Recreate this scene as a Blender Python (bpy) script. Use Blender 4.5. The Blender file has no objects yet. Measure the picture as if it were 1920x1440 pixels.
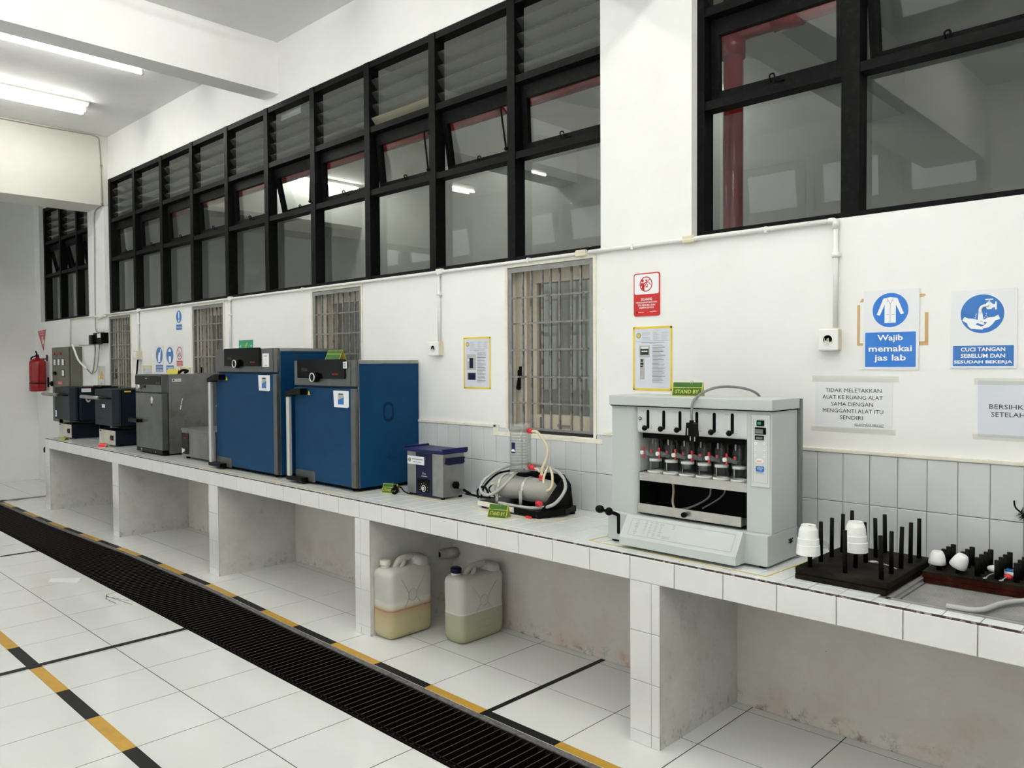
import bpy, bmesh, math, random
from mathutils import Matrix, Vector
random.seed(7)
PI = math.pi
SC = bpy.context.scene
COL = SC.collection

# ---------------------------------------------------------------- camera
cam_d = bpy.data.cameras.new('camera'); cam = bpy.data.objects.new('camera', cam_d); COL.objects.link(cam)
YAW, PITCH, ROLL, FPX = 0.76589, -0.02613, -0.00549, 1479.87
fw = Vector((-math.sin(YAW)*math.cos(PITCH), math.cos(YAW)*math.cos(PITCH), math.sin(PITCH)))
rt = Vector((math.cos(YAW), math.sin(YAW), 0)); up = rt.cross(fw)
r2 = rt*math.cos(ROLL) + up*math.sin(ROLL); u2 = up*math.cos(ROLL) - rt*math.sin(ROLL)
cam.matrix_world = Matrix(((r2.x, u2.x, -fw.x, 1.83853), (r2.y, u2.y, -fw.y, -3.20568), (r2.z, u2.z, -fw.z, 1.51748), (0, 0, 0, 1)))
cam_d.sensor_width = 36; cam_d.lens = FPX*36/1920; cam_d.clip_start = 0.05; cam_d.clip_end = 200
SC.camera = cam

# ---------------------------------------------------------------- world, exposure
w = bpy.data.worlds.new('world'); SC.world = w; w.use_nodes = True
bg = w.node_tree.nodes['Background']; bg.inputs[0].default_value = (0.93, 0.96, 1.0, 1); bg.inputs[1].default_value = 1.7
SC.view_settings.view_transform = 'Standard'; SC.view_settings.look = 'None'
SC.view_settings.exposure = 0.38; SC.view_settings.gamma = 1; SC.view_settings.use_curve_mapping = False
TUBE_STRENGTH = 36.0

# ---------------------------------------------------------------- materials
def mat(name, col, rough=0.5, metal=0.0, noise=None, bump=0.0, bscale=60, emit=0.0, spec=0.5, coat=0.0):
    m = bpy.data.materials.new(name); m.use_nodes = True
    nt = m.node_tree; N = nt.nodes; b = N['Principled BSDF']
    b.inputs['Base Color'].default_value = (*col, 1); b.inputs['Roughness'].default_value = rough
    b.inputs['Metallic'].default_value = metal; b.inputs['Specular IOR Level'].default_value = spec
    b.inputs['Coat Weight'].default_value = coat
    if emit:
        b.inputs['Emission Color'].default_value = (*col, 1); b.inputs['Emission Strength'].default_value = emit
    tc = N.new('ShaderNodeTexCoord')
    if noise:
        col2, scale, lo, hi = noise
        nz = N.new('ShaderNodeTexNoise'); nz.inputs['Scale'].default_value = scale; nz.inputs['Detail'].default_value = 6
        nz.inputs['Roughness'].default_value = 0.65
        rp = N.new('ShaderNodeValToRGB'); rp.color_ramp.elements[0].position = lo; rp.color_ramp.elements[1].position = hi
        rp.color_ramp.elements[0].color = (*col, 1); rp.color_ramp.elements[1].color = (*col2, 1)
        nt.links.new(tc.outputs['Object'], nz.inputs['Vector']); nt.links.new(nz.outputs['Fac'], rp.inputs['Fac'])
        nt.links.new(rp.outputs['Color'], b.inputs['Base Color'])
    if bump:
        n2 = N.new('ShaderNodeTexNoise'); n2.inputs['Scale'].default_value = bscale; n2.inputs['Detail'].default_value = 4
        bp = N.new('ShaderNodeBump'); bp.inputs['Strength'].default_value = bump; bp.inputs['Distance'].default_value = 0.01
        nt.links.new(tc.outputs['Object'], n2.inputs['Vector']); nt.links.new(n2.outputs['Fac'], bp.inputs['Height'])
        nt.links.new(bp.outputs['Normal'], b.inputs['Normal'])
    return m

def add_stain(m, col, scale, lo, hi, seed=0.0, zlim=None, stretch=(1, 1, 1), amount=1.0):
    """irregular stains with their own shape laid over a material"""
    nt = m.node_tree; N = nt.nodes; b = N['Principled BSDF']; inp = b.inputs['Base Color']
    tc = N.new('ShaderNodeTexCoord'); mp = N.new('ShaderNodeMapping')
    mp.inputs['Location'].default_value = (seed, seed*1.7, seed*0.6); mp.inputs['Scale'].default_value = stretch
    nz = N.new('ShaderNodeTexNoise'); nz.inputs['Scale'].default_value = scale; nz.inputs['Detail'].default_value = 8; nz.inputs['Roughness'].default_value = 0.7
    rp = N.new('ShaderNodeMapRange'); rp.inputs['From Min'].default_value = lo; rp.inputs['From Max'].default_value = hi
    rp.inputs['To Max'].default_value = amount
    nt.links.new(tc.outputs['Object'], mp.inputs['Vector']); nt.links.new(mp.outputs[0], nz.inputs['Vector']); nt.links.new(nz.outputs['Fac'], rp.inputs['Value'])
    fac = rp.outputs[0]
    if zlim:
        sp = N.new('ShaderNodeSeparateXYZ'); mr = N.new('ShaderNodeMapRange')
        mr.inputs['From Min'].default_value = zlim[0]; mr.inputs['From Max'].default_value = zlim[1]
        mr.inputs['To Min'].default_value = 1; mr.inputs['To Max'].default_value = 0
        ml = N.new('ShaderNodeMath'); ml.operation = 'MULTIPLY'
        nt.links.new(tc.outputs['Object'], sp.inputs[0]); nt.links.new(sp.outputs['Z'], mr.inputs['Value'])
        nt.links.new(mr.outputs[0], ml.inputs[0]); nt.links.new(fac, ml.inputs[1]); fac = ml.outputs[0]
    mx = N.new('ShaderNodeMix'); mx.data_type = 'RGBA'
    if inp.is_linked: nt.links.new(inp.links[0].from_socket, mx.inputs[6])
    else: mx.inputs[6].default_value = inp.default_value[:]
    mx.inputs[7].default_value = (*col, 1)
    nt.links.new(fac, mx.inputs[0]); nt.links.new(mx.outputs[2], inp)

def glass(name, tint=(0.8, 0.82, 0.8), ior=1.55, rough=0.02, haze=0.0, hazecol=(0.8, 0.8, 0.8)):
    m = bpy.data.materials.new(name); m.use_nodes = True; nt = m.node_tree; N = nt.nodes
    N.remove(N['Principled BSDF']); out = N['Material Output']
    tr = N.new('ShaderNodeBsdfTransparent'); tr.inputs[0].default_value = (*tint, 1)
    gl = N.new('ShaderNodeBsdfGlossy'); gl.inputs['Roughness'].default_value = rough
    fr = N.new('ShaderNodeFresnel'); ge = N.new('ShaderNodeNewGeometry')
    ma = N.new('ShaderNodeMath'); ma.operation = 'MULTIPLY_ADD'; ma.inputs[1].default_value = -2; ma.inputs[2].default_value = 1
    pw = N.new('ShaderNodeMath'); pw.operation = 'POWER'; pw.inputs[0].default_value = ior     # thin sheet: same reflectance on both faces
    nt.links.new(ge.outputs['Backfacing'], ma.inputs[0]); nt.links.new(ma.outputs[0], pw.inputs[1]); nt.links.new(pw.outputs[0], fr.inputs['IOR'])
    mx = N.new('ShaderNodeMixShader'); nt.links.new(fr.outputs[0], mx.inputs[0]); nt.links.new(tr.outputs[0], mx.inputs[1]); nt.links.new(gl.outputs[0], mx.inputs[2])
    last = mx.outputs[0]
    if haze:
        df = N.new('ShaderNodeBsdfDiffuse'); df.inputs[0].default_value = (*hazecol, 1)
        m2 = N.new('ShaderNodeMixShader'); m2.inputs[0].default_value = haze
        nt.links.new(last, m2.inputs[1]); nt.links.new(df.outputs[0], m2.inputs[2]); last = m2.outputs[0]
    nt.links.new(last, out.inputs[0])
    return m

M = {}
M['wall'] = mat('wall_paint', (0.86, 0.86, 0.845), 0.6, noise=((0.80, 0.80, 0.775), 2.2, 0.45, 0.85), bump=0.12, bscale=9)
add_stain(M['wall'], (0.55, 0.52, 0.46), 16, 0.70, 0.80, 3.1, amount=0.5)
M['ceiling'] = mat('ceiling_paint', (0.74, 0.74, 0.73), 0.7, noise=((0.63, 0.62, 0.59), 1.6, 0.5, 0.85))
add_stain(M['ceiling'], (0.45, 0.43, 0.40), 7, 0.68, 0.78, 1.3, amount=0.5)
M['beam'] = mat('beam_paint', (0.86, 0.86, 0.85), 0.6, noise=((0.78, 0.78, 0.75), 1.8, 0.5, 0.9))
M['shaded_beam'] = mat('shaded_beam_paint', (0.68, 0.67, 0.61), 0.65, noise=((0.59, 0.58, 0.52), 2.0, 0.45, 0.85))  # shade of the dim far bay put into this beam's colour
add_stain(M['shaded_beam'], (0.45, 0.42, 0.36), 11, 0.68, 0.76, 4.1, amount=0.5)
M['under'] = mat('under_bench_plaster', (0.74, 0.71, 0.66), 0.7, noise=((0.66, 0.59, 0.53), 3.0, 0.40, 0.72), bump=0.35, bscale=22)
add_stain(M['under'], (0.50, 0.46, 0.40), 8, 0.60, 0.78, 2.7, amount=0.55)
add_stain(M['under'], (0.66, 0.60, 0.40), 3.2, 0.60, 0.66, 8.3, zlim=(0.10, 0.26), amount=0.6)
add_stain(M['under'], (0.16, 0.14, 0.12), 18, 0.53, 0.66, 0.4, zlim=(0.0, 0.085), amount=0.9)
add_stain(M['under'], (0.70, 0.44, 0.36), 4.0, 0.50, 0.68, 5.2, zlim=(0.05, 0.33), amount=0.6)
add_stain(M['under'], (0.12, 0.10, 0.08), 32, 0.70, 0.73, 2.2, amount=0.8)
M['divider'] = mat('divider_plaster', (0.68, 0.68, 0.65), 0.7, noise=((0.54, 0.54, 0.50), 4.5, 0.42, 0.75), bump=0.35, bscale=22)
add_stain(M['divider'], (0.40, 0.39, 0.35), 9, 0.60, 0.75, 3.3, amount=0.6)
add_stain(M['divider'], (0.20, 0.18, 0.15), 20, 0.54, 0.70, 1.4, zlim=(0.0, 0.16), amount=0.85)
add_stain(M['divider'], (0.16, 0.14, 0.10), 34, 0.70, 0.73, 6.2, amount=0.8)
M['tile_floor'] = mat('floor_tile', (0.80, 0.81, 0.79), 0.10, noise=((0.76, 0.77, 0.745), 3, 0.4, 0.8), bump=0.02, bscale=3)
add_stain(M['tile_floor'], (0.30, 0.28, 0.25), 38, 0.745, 0.78, 2.6, amount=0.7)
M['grout'] = mat('dark_grout', (0.02, 0.018, 0.015), 0.9)
M['grout_light'] = mat('grey_grout', (0.33, 0.31, 0.28), 0.9, noise=((0.15, 0.13, 0.11), 20, 0.4, 0.7))
M['tile_wall'] = mat('backsplash_tile', (0.635, 0.66, 0.665), 0.07, noise=((0.57, 0.59, 0.595), 3, 0.4, 0.8), bump=0.05, bscale=5, spec=0.7)
M['tile_bench'] = mat('bench_tile', (0.80, 0.80, 0.79), 0.10, noise=((0.76, 0.755, 0.74), 6, 0.4, 0.8), bump=0.03, bscale=4)
add_stain(M['tile_bench'], (0.40, 0.33, 0.24), 22, 0.70, 0.78, 7.7, amount=0.6)
M['tile_top'] = mat('bench_top_tile', (0.78, 0.81, 0.80), 0.09, bump=0.03, bscale=4)
M['edge_dirt'] = mat('edge_dirt', (0.05, 0.03, 0.03), 0.9, noise=((0.35, 0.30, 0.28), 45, 0.55, 0.62))
M['cream'] = mat('cream_plaster', (0.80, 0.77, 0.68), 0.6, noise=((0.62, 0.58, 0.48), 12, 0.45, 0.8))
M['black_frame'] = mat('black_frame_paint', (0.0035, 0.0035, 0.004), 0.5, noise=((0.010, 0.010, 0.010), 40, 0.5, 0.7), spec=0.08)
M['glass'] = glass('window_glass', (0.84, 0.86, 0.84), 1.55, 0.012)
M['louvre'] = glass('louvre_glass', (0.78, 0.80, 0.78), 1.45, 0.03, haze=0.04, hazecol=(0.55, 0.55, 0.50))
M['louvre_dirty'] = glass('dusty_louvre_glass', (0.6, 0.6, 0.5), 1.5, 0.1, haze=0.5, hazecol=(0.42, 0.40, 0.30))
M['clear'] = glass('clear_glass', (0.93, 0.95, 0.94), 1.45, 0.02)
M['acrylic'] = glass('clear_acrylic', (0.92, 0.93, 0.92), 1.45, 0.05, haze=0.10, hazecol=(0.85, 0.86, 0.86))
M['boiler_glass'] = glass('boiler_glass', (0.75, 0.75, 0.72), 1.4, 0.08, haze=0.55, hazecol=(0.58, 0.57, 0.53))
M['tape_black'] = mat('black_tape', (0.007, 0.007, 0.007), 0.5, spec=0.25)
M['tape_yellow'] = mat('yellow_tape', (0.52, 0.30, 0.035), 0.45, noise=((0.42, 0.23, 0.03), 20, 0.4, 0.8))
M['yellow_line'] = mat('yellow_line_tape', (0.72, 0.55, 0.08), 0.5)
M['yellow'] = mat('yellow_border_tape', (0.78, 0.58, 0.03), 0.4)
M['drain_dark'] = mat('drain_channel', (0.003, 0.002, 0.002), 0.9, noise=((0.014, 0.004, 0.003), 9, 0.45, 0.75), spec=0.1)
M['rust_edge'] = mat('pale_bar_edge', (0.050, 0.040, 0.036), 0.5, noise=((0.022, 0.016, 0.014), 25, 0.45, 0.7))  # paler than the bar sides, along the top only
M['rust'] = mat('rusty_steel', (0.007, 0.004, 0.0035), 0.8, noise=((0.003, 0.002, 0.002), 30, 0.4, 0.7), spec=0.05)
M['concrete'] = mat('cement_rim', (0.16, 0.155, 0.15), 0.8, noise=((0.07, 0.065, 0.06), 40, 0.4, 0.65), bump=0.3)
M['steel'] = mat('brushed_steel', (0.36, 0.36, 0.345), 0.38, metal=0.85, noise=((0.27, 0.27, 0.26), 8, 0.4, 0.7))
M['steel_dark'] = mat('dull_steel', (0.15, 0.155, 0.155), 0.40, metal=0.75, noise=((0.11, 0.115, 0.12), 7, 0.4, 0.7))
add_stain(M['steel_dark'], (0.15, 0.13, 0.08), 3.0, 0.56, 0.62, 9.1, amount=0.6)
M['sink'] = mat('shaded_trough_steel', (0.085, 0.085, 0.082), 0.5, noise=((0.05, 0.05, 0.048), 6, 0.4, 0.7), spec=0.25)  # troughs between the ridges coloured dark, shade put into the steel
M['sink_ridge'] = mat('sink_ridge_steel', (0.27, 0.27, 0.26), 0.5, noise=((0.16, 0.16, 0.155), 6, 0.4, 0.7), spec=0.35)
M['steel_mid'] = mat('scuffed_steel', (0.22, 0.22, 0.215), 0.40, metal=0.6, noise=((0.15, 0.15, 0.15), 5, 0.4, 0.7))
add_stain(M['steel_mid'], (0.16, 0.14, 0.09), 3.0, 0.55, 0.60, 9.1, amount=0.7)
M['moulding'] = mat('moulded_mark_shade', (0.47, 0.46, 0.42), 0.4)  # raised marks coloured darker, relief shading put into the plastic
M['steel_light'] = mat('light_steel', (0.60, 0.59, 0.56), 0.32, metal=0.8, noise=((0.50, 0.49, 0.47), 10, 0.4, 0.7))
M['alu'] = mat('aluminium', (0.72, 0.72, 0.70), 0.35, metal=0.6)
M['blue'] = mat('blue_enamel', (0.002, 0.035, 0.102), 0.45, noise=((0.003, 0.050, 0.128), 2.5, 0.35, 0.75), spec=0.13)
add_stain(M['blue'], (0.002, 0.022, 0.065), 5, 0.62, 0.68, 2.4, amount=0.5)
M['navy'] = mat('navy_plastic', (0.002, 0.005, 0.035), 0.4, spec=0.25)
M['navy_lid'] = mat('blue_lid_plastic', (0.004, 0.008, 0.075), 0.4, spec=0.25)
M['black'] = mat('black_plastic', (0.003, 0.003, 0.003), 0.35, spec=0.09)
M['black_gloss'] = mat('black_display', (0.002, 0.002, 0.002), 0.12, spec=0.09)
M['black_matt'] = mat('black_rubber', (0.004, 0.004, 0.004), 0.8, spec=0.09)
M['slate'] = mat('slate_enamel', (0.017, 0.023, 0.028), 0.45, noise=((0.013, 0.018, 0.024), 5, 0.4, 0.7), spec=0.12)
M['slate2'] = mat('dark_slate_enamel', (0.006, 0.011, 0.020), 0.45, spec=0.1)
M['panel_cream'] = mat('furnace_fascia', (0.55, 0.53, 0.47), 0.4, noise=((0.45, 0.36, 0.28), 8, 0.45, 0.75))
M['panel_green'] = mat('grey_green_paint', (0.115, 0.115, 0.085), 0.5, noise=((0.09, 0.09, 0.065), 6, 0.4, 0.8))
M['analyser'] = mat('grey_green_enamel', (0.50, 0.54, 0.525), 0.45)
M['analyser_light'] = mat('pale_grey_panel', (0.62, 0.64, 0.63), 0.35)
M['analyser_dark'] = mat('dark_grey_back', (0.15, 0.155, 0.15), 0.5)
M['white'] = mat('white_plastic', (0.85, 0.85, 0.83), 0.35)
M['white_matt'] = mat('white_paper', (0.80, 0.81, 0.84), 0.35, coat=0.35)
M['paper'] = mat('laminated_paper', (0.66, 0.69, 0.77), 0.25, coat=0.5)
M['offwhite'] = mat('aged_white_plastic', (0.75, 0.72, 0.62), 0.4)
M['beige'] = mat('beige_plastic', (0.66, 0.60, 0.45), 0.45)
M['red'] = mat('red_paint', (0.26, 0.002, 0.004), 0.25)
M['red_dark'] = mat('red_pipe_paint', (0.27, 0.004, 0.012), 0.12)
M['tube_fill'] = mat('fill_lamp_tube', (1.0, 0.985, 0.94), 0.3, emit=22.0)  # glow of the lamps added behind the panes
M['red_plastic'] = mat('red_plastic', (0.62, 0.02, 0.03), 0.35)
M['sign_red'] = mat('sign_red', (0.52, 0.012, 0.012), 0.3)
M['sign_blue'] = mat('sign_blue', (0.02, 0.15, 0.48), 0.25, coat=0.4)
M['sign_blue2'] = mat('sign_blue_bright', (0.01, 0.16, 0.60), 0.25, coat=0.4)
M['sign_green'] = mat('sign_green', (0.02, 0.30, 0.16), 0.3)
M['ink'] = mat('black_ink', (0.02, 0.02, 0.025), 0.6)
M['ink_grey'] = mat('grey_ink', (0.20, 0.21, 0.24), 0.6)
M['ink_soft'] = mat('soft_grey_ink', (0.36, 0.38, 0.38), 0.6)
M['ink_white'] = mat('white_ink', (0.88, 0.90, 0.93), 0.4)
M['ink_orange'] = mat('orange_ink', (0.75, 0.40, 0.03), 0.5)
M['tape_brown'] = mat('brown_tape', (0.55, 0.36, 0.16), 0.6)
M['clear_tape'] = glass('clear_tape', (0.97, 0.97, 0.95), 1.2, 0.3, haze=0.12, hazecol=(0.88, 0.88, 0.84))
M['green_card'] = mat('green_card', (0.045, 0.13, 0.025), 0.6, spec=0.2)
M['yellow_card'] = mat('yellow_card', (0.62, 0.55, 0.10), 0.6, spec=0.2)
M['lime_card'] = mat('lime_card', (0.32, 0.38, 0.08), 0.6)
M['cable_grey'] = mat('grey_cable', (0.20, 0.21, 0.22), 0.5)
M['hose_grey'] = mat('grey_hose', (0.42, 0.42, 0.40), 0.4)
M['hose_cream'] = mat('cream_hose', (0.66, 0.58, 0.40), 0.4)
M['cable_brown'] = mat('old_cable', (0.30, 0.27, 0.22), 0.6)
M['conduit'] = mat('white_conduit', (0.80, 0.80, 0.77), 0.4)
M['black_wood'] = mat('black_stained_wood', (0.010, 0.008, 0.006), 0.6, noise=((0.028, 0.022, 0.015), 14, 0.45, 0.75), bump=0.15, spec=0.05)
M['peg'] = mat('black_peg', (0.003, 0.0025, 0.0025), 0.55, spec=0.1)
M['red_wood'] = mat('dark_red_wood', (0.030, 0.004, 0.002), 0.5, noise=((0.065, 0.018, 0.006), 22, 0.5, 0.72), spec=0.1)
M['grille'] = mat('grey_grille_paint', (0.23, 0.235, 0.23), 0.45, noise=((0.18, 0.18, 0.175), 30, 0.4, 0.7))
M['bar'] = mat('worn_bar_paint', (0.20, 0.195, 0.185), 0.45, noise=((0.07, 0.045, 0.035), 24, 0.50, 0.66))
M['sash_cream'] = mat('cream_sash_paint', (0.62, 0.57, 0.47), 0.5, noise=((0.50, 0.44, 0.34), 9, 0.45, 0.8))
M['pvc'] = mat('grey_pvc', (0.52, 0.49, 0.45), 0.5)
M['opp_frame'] = mat('white_window_frame', (0.62, 0.62, 0.60), 0.5)
M['back_wall'] = mat('adjoining_room_paint', (0.80, 0.81, 0.79), 0.7, noise=((0.72, 0.73, 0.71), 1.5, 0.4, 0.8))
M['tube'] = mat('lamp_tube', (1.0, 0.985, 0.94), 0.3, emit=TUBE_STRENGTH)
M['lamp_white'] = mat('lamp_housing_white', (0.85, 0.84, 0.76), 0.35)

# ---------------------------------------------------------------- mesh builder
class MB:
    def __init__(s): s.bm = bmesh.new()
    def _add(s, verts, faces, mi=0, smooth=False):
        vs = [s.bm.verts.new(v) for v in verts]; out = []
        for f in faces:
            try:
                fc = s.bm.faces.new([vs[i] for i in f]); fc.material_index = mi; fc.smooth = smooth; out.append(fc)
            except ValueError: pass
        return vs, out
    def box(s, x0, x1, y0, y1, z0, z1, mi=0, bev=0.0, mat4=None, seg=2):
        vs = [(x0, y0, z0), (x1, y0, z0), (x1, y1, z0), (x0, y1, z0), (x0, y0, z1), (x1, y0, z1), (x1, y1, z1), (x0, y1, z1)]
        fs = [(0, 3, 2, 1), (4, 5, 6, 7), (0, 1, 5, 4), (1, 2, 6, 5), (2, 3, 7, 6), (3, 0, 4, 7)]
        v, f = s._add(vs, fs, mi)
        if bev:
            es = list({e for q in f for e in q.edges})
            r = bmesh.ops.bevel(s.bm, geom=es, offset=bev, segments=seg, affect='EDGES', profile=0.5)
            v = list({q for fc in r['faces'] for q in fc.verts} | {q for q in v if q.is_valid})
            for fc in r['faces']: fc.material_index = mi
        if mat4 is not None:
            for q in v: q.co = mat4 @ q.co
        return v
    def cyl(s, p0, p1, r, mi=0, seg=16, r2=None, caps=True, smooth=True):
        p0 = Vector(p0); p1 = Vector(p1); d = (p1-p0).normalized()
        a = Vector((0, 0, 1)) if abs(d.z) < 0.9 else Vector((1, 0, 0))
        u = d.cross(a).normalized(); v = d.cross(u); r2 = r if r2 is None else r2
        vs = [p0 + (u*math.cos(2*PI*i/seg)+v*math.sin(2*PI*i/seg))*r for i in range(seg)] + [p1 + (u*math.cos(2*PI*i/seg)+v*math.sin(2*PI*i/seg))*r2 for i in range(seg)]
        fs = [(i, (i+1) % seg, seg+(i+1) % seg, seg+i) for i in range(seg)]
        V, F = s._add(vs, fs, mi, smooth)
        if caps:
            for ring in (V[:seg][::-1], V[seg:]):
                f = s.bm.faces.new(ring); f.material_index = mi
        return V
    def tube(s, pts, r, mi=0, seg=8, sub=6, cyclic=False):
        P = [Vector(p) for p in pts]
        if sub > 1 and len(P) > 2:
            Q = []; n = len(P); rng = range(n if cyclic else n-1)
            for i in rng:
                p0 = P[(i-1) % n] if (cyclic or i > 0) else P[0]; p1 = P[i]; p2 = P[(i+1) % n]
                p3 = P[(i+2) % n] if (cyclic or i+2 < n) else P[-1]
                for k in range(sub):
                    t = k/sub
                    Q.append(0.5*((2*p1)+(p2-p0)*t+(2*p0-5*p1+4*p2-p3)*t*t+(3*p1-p0-3*p2+p3)*t**3))
            if not cyclic: Q.append(P[-1])
            P = Q
        n = len(P); rings = []; prev = None
        for i in range(n):
            d = (P[(i+1) % n]-P[i-1]) if (cyclic or 0 < i < n-1) else (P[1]-P[0] if i == 0 else P[-1]-P[-2])
            d.normalize()
            if prev is None:
                a = Vector((0, 0, 1)) if abs(d.z) < 0.9 else Vector((1, 0, 0)); u = d.cross(a).normalized()
            else:
                u = (prev - d*prev.dot(d)); u = u.normalized() if u.length > 1e-6 else d.orthogonal().normalized()
            prev = u; v = d.cross(u)
            rings.append([s.bm.verts.new(P[i]+(u*math.cos(2*PI*k/seg)+v*math.sin(2*PI*k/seg))*r) for k in range(seg)])
        for i in range(n if cyclic else n-1):
            A = rings[i]; B = rings[(i+1) % n]
            for k in range(seg):
                f = s.bm.faces.new((A[k], A[(k+1) % seg], B[(k+1) % seg], B[k])); f.smooth = True; f.material_index = mi
        if not cyclic:
            for ring in (rings[0][::-1], rings[-1]):
                f = s.bm.faces.new(ring); f.material_index = mi
    def lathe(s, prof, c=(0, 0, 0), mi=0, seg=24, mat4=None, smooth=True, close=False):
        rings = []
        for r, z in prof:
            ring = []
            for k in range(seg):
                v = Vector((r*math.cos(2*PI*k/seg), r*math.sin(2*PI*k/seg), z))
                v = (mat4 @ v) if mat4 is not None else v + Vector(c)
                ring.append(s.bm.verts.new(v))
            rings.append(ring)
        for i in range(len(rings)-1):
            for k in range(seg):
                f = s.bm.faces.new((rings[i][k], rings[i][(k+1) % seg], rings[i+1][(k+1) % seg], rings[i+1][k])); f.smooth = smooth; f.material_index = mi
        if prof[0][0] > 1e-5 and not close: s.bm.faces.new(rings[0][::-1]).material_index = mi
        if prof[-1][0] > 1e-5 and not close: s.bm.faces.new(rings[-1]).material_index = mi
    def prism(s, poly, axis, a, b, mi=0, smooth=False):
        """poly of 2D points in the plane across axis ('x': (y,z), 'y': (x,z), 'z': (x,y)), extruded a..b"""
        def P(q, t): return {'x': (t, q[0], q[1]), 'y': (q[0], t, q[1]), 'z': (q[0], q[1], t)}[axis]
        n = len(poly); vs = [P(q, a) for q in poly]+[P(q, b) for q in poly]
        fs = [tuple(range(n))[::-1], tuple(range(n, 2*n))]+[(i, (i+1) % n, n+(i+1) % n, n+i) for i in range(n)]
        v, f = s._add(vs, fs, mi)
        bmesh.ops.recalc_face_normals(s.bm, faces=f)
        return v
    def slab(s, pts, n, t, mi=0):
        """quad pts given a thickness t along n"""
        n = Vector(n).normalized()*t; A = [Vector(p) for p in pts]; B = [p+n for p in A]; k = len(A)
        v, f = s._add(A+B, [tuple(range(k))[::-1], tuple(range(k, 2*k))]+[(i, (i+1) % k, k+(i+1) % k, k+i) for i in range(k)], mi)
        bmesh.ops.recalc_face_normals(s.bm, faces=f)
    def tile(s, o, u, v, n, t=0.004, ch=0.002, tilt=0.0, mi=0):
        """glazed tile: corner o, edge vectors u, v, raised along n with an eased edge"""
        o = Vector(o); u = Vector(u); v = Vector(v); n = Vector(n)
        uu = u.normalized()*ch; vv = v.normalized()*ch
        ta = random.uniform(-tilt, tilt); tb = random.uniform(-tilt, tilt)
        def top(p, a, b): return p + n*(t + a*ta*u.length + b*tb*v.length)
        base = [o, o+u, o+u+v, o+v]
        low = [p+n*(t-ch*0.6) for p in base]
        hi = [top(o+uu+vv, -.5, -.5), top(o+u-uu+vv, .5, -.5), top(o+u+v-uu-vv, .5, .5), top(o+v+uu-vv, -.5, .5)]
        V, F = s._add(base+low+hi, [(0, 1, 5, 4), (1, 2, 6, 5), (2, 3, 7, 6), (3, 0, 4, 7), (4, 5, 9, 8), (5, 6, 10, 9), (6, 7, 11, 10), (7, 4, 8, 11), (8, 9, 10, 11)], mi)
        if u.cross(v).dot(n) < 0:
            for f in F: f.normal_flip()
    def text(s, txt, wid, hei, c, mi=0, face='-y', t=0.0006, spacing=1.0, bold=0.0):
        cu = bpy.data.curves.new('t', 'FONT'); cu.body = txt; cu.align_x = 'CENTER'; cu.align_y = 'CENTER'; cu.resolution_u = 2
        cu.space_line = spacing; cu.offset = bold
        ob = bpy.data.objects.new('t', cu); me = ob.to_mesh()
        if me is None or not len(me.vertices): bpy.data.objects.remove(ob); return
        xs = [v.co.x for v in me.vertices]; ys = [v.co.y for v in me.vertices]
        cx = (min(xs)+max(xs))/2; cy = (min(ys)+max(ys))/2; sx = wid/(max(xs)-min(xs)); sy = hei/(max(ys)-min(ys))
        rot = {'-y': Matrix.Rotation(PI/2, 4, 'X'), '+x': Matrix.Rotation(PI/2, 4, 'Z') @ Matrix.Rotation(PI/2, 4, 'X'), '+z': Matrix.Identity(4)}[face] if isinstance(face, str) else face
        T = Matrix.Translation(Vector(c)) @ rot
        vs = [T @ Vector(((v.co.x-cx)*sx, (v.co.y-cy)*sy, t)) for v in me.vertices]
        s._add(vs, [tuple(p.vertices) for p in me.polygons], mi)
        ob.to_mesh_clear(); bpy.data.objects.remove(ob); bpy.data.curves.remove(cu)
    def build(s, name, mats, parent=None, loc=None):
        me = bpy.data.meshes.new(name)
        off = Vector(loc) if loc is not None else (WL[parent.name] if parent is not None else Vector((0, 0, 0)))
        if off.length: bmesh.ops.translate(s.bm, verts=s.bm.verts[:], vec=-off)
        s.bm.to_mesh(me); s.bm.free()
        for m in (mats if isinstance(mats, (list, tuple)) else [mats]): me.materials.append(M[m] if isinstance(m, str) else m)
        o = bpy.data.objects.new(name, me); COL.objects.link(o)
        if parent is not None:
            o.parent = parent; o.location = off-WL[parent.name]
        else: o.location = off
        WL[o.name] = off.copy()
        return o
WL = {}
def thing(name, label, cat, loc=(0, 0, 0), group=None, kind=None):
    o = bpy.data.objects.new(name, None); COL.objects.link(o); o.location = loc; o.empty_display_size = 0.05
    WL[o.name] = Vector(loc); o['label'] = label; o['category'] = cat
    if group: o['group'] = group
    if kind: o['kind'] = kind
    return o
def tag(o, label, cat, group=None, kind=None):
    o['label'] = label; o['category'] = cat
    if group: o['group'] = group
    if kind: o['kind'] = kind
    return o
def struct(o, label=None):
    o['kind'] = 'structure'
    if label: o['label'] = label
    return o
def circ(cx, cz, r, n=32, a0=0, a1=2*PI): return [(cx+r*math.cos(a0+(a1-a0)*i/n), cz+r*math.sin(a0+(a1-a0)*i/n)) for i in range(n + (0 if abs(a1-a0) > 6.28 else 1))]
def rrect(x0, x1, z0, z1, r, n=5):
    P = []
    for cx, cz, a in ((x1-r, z1-r, 0), (x0+r, z1-r, PI/2), (x0+r, z0+r, PI), (x1-r, z0+r, 1.5*PI)):
        P += [(cx+r*math.cos(a+PI/2*i/n), cz+r*math.sin(a+PI/2*i/n)) for i in range(n+1)]
    return P
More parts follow.
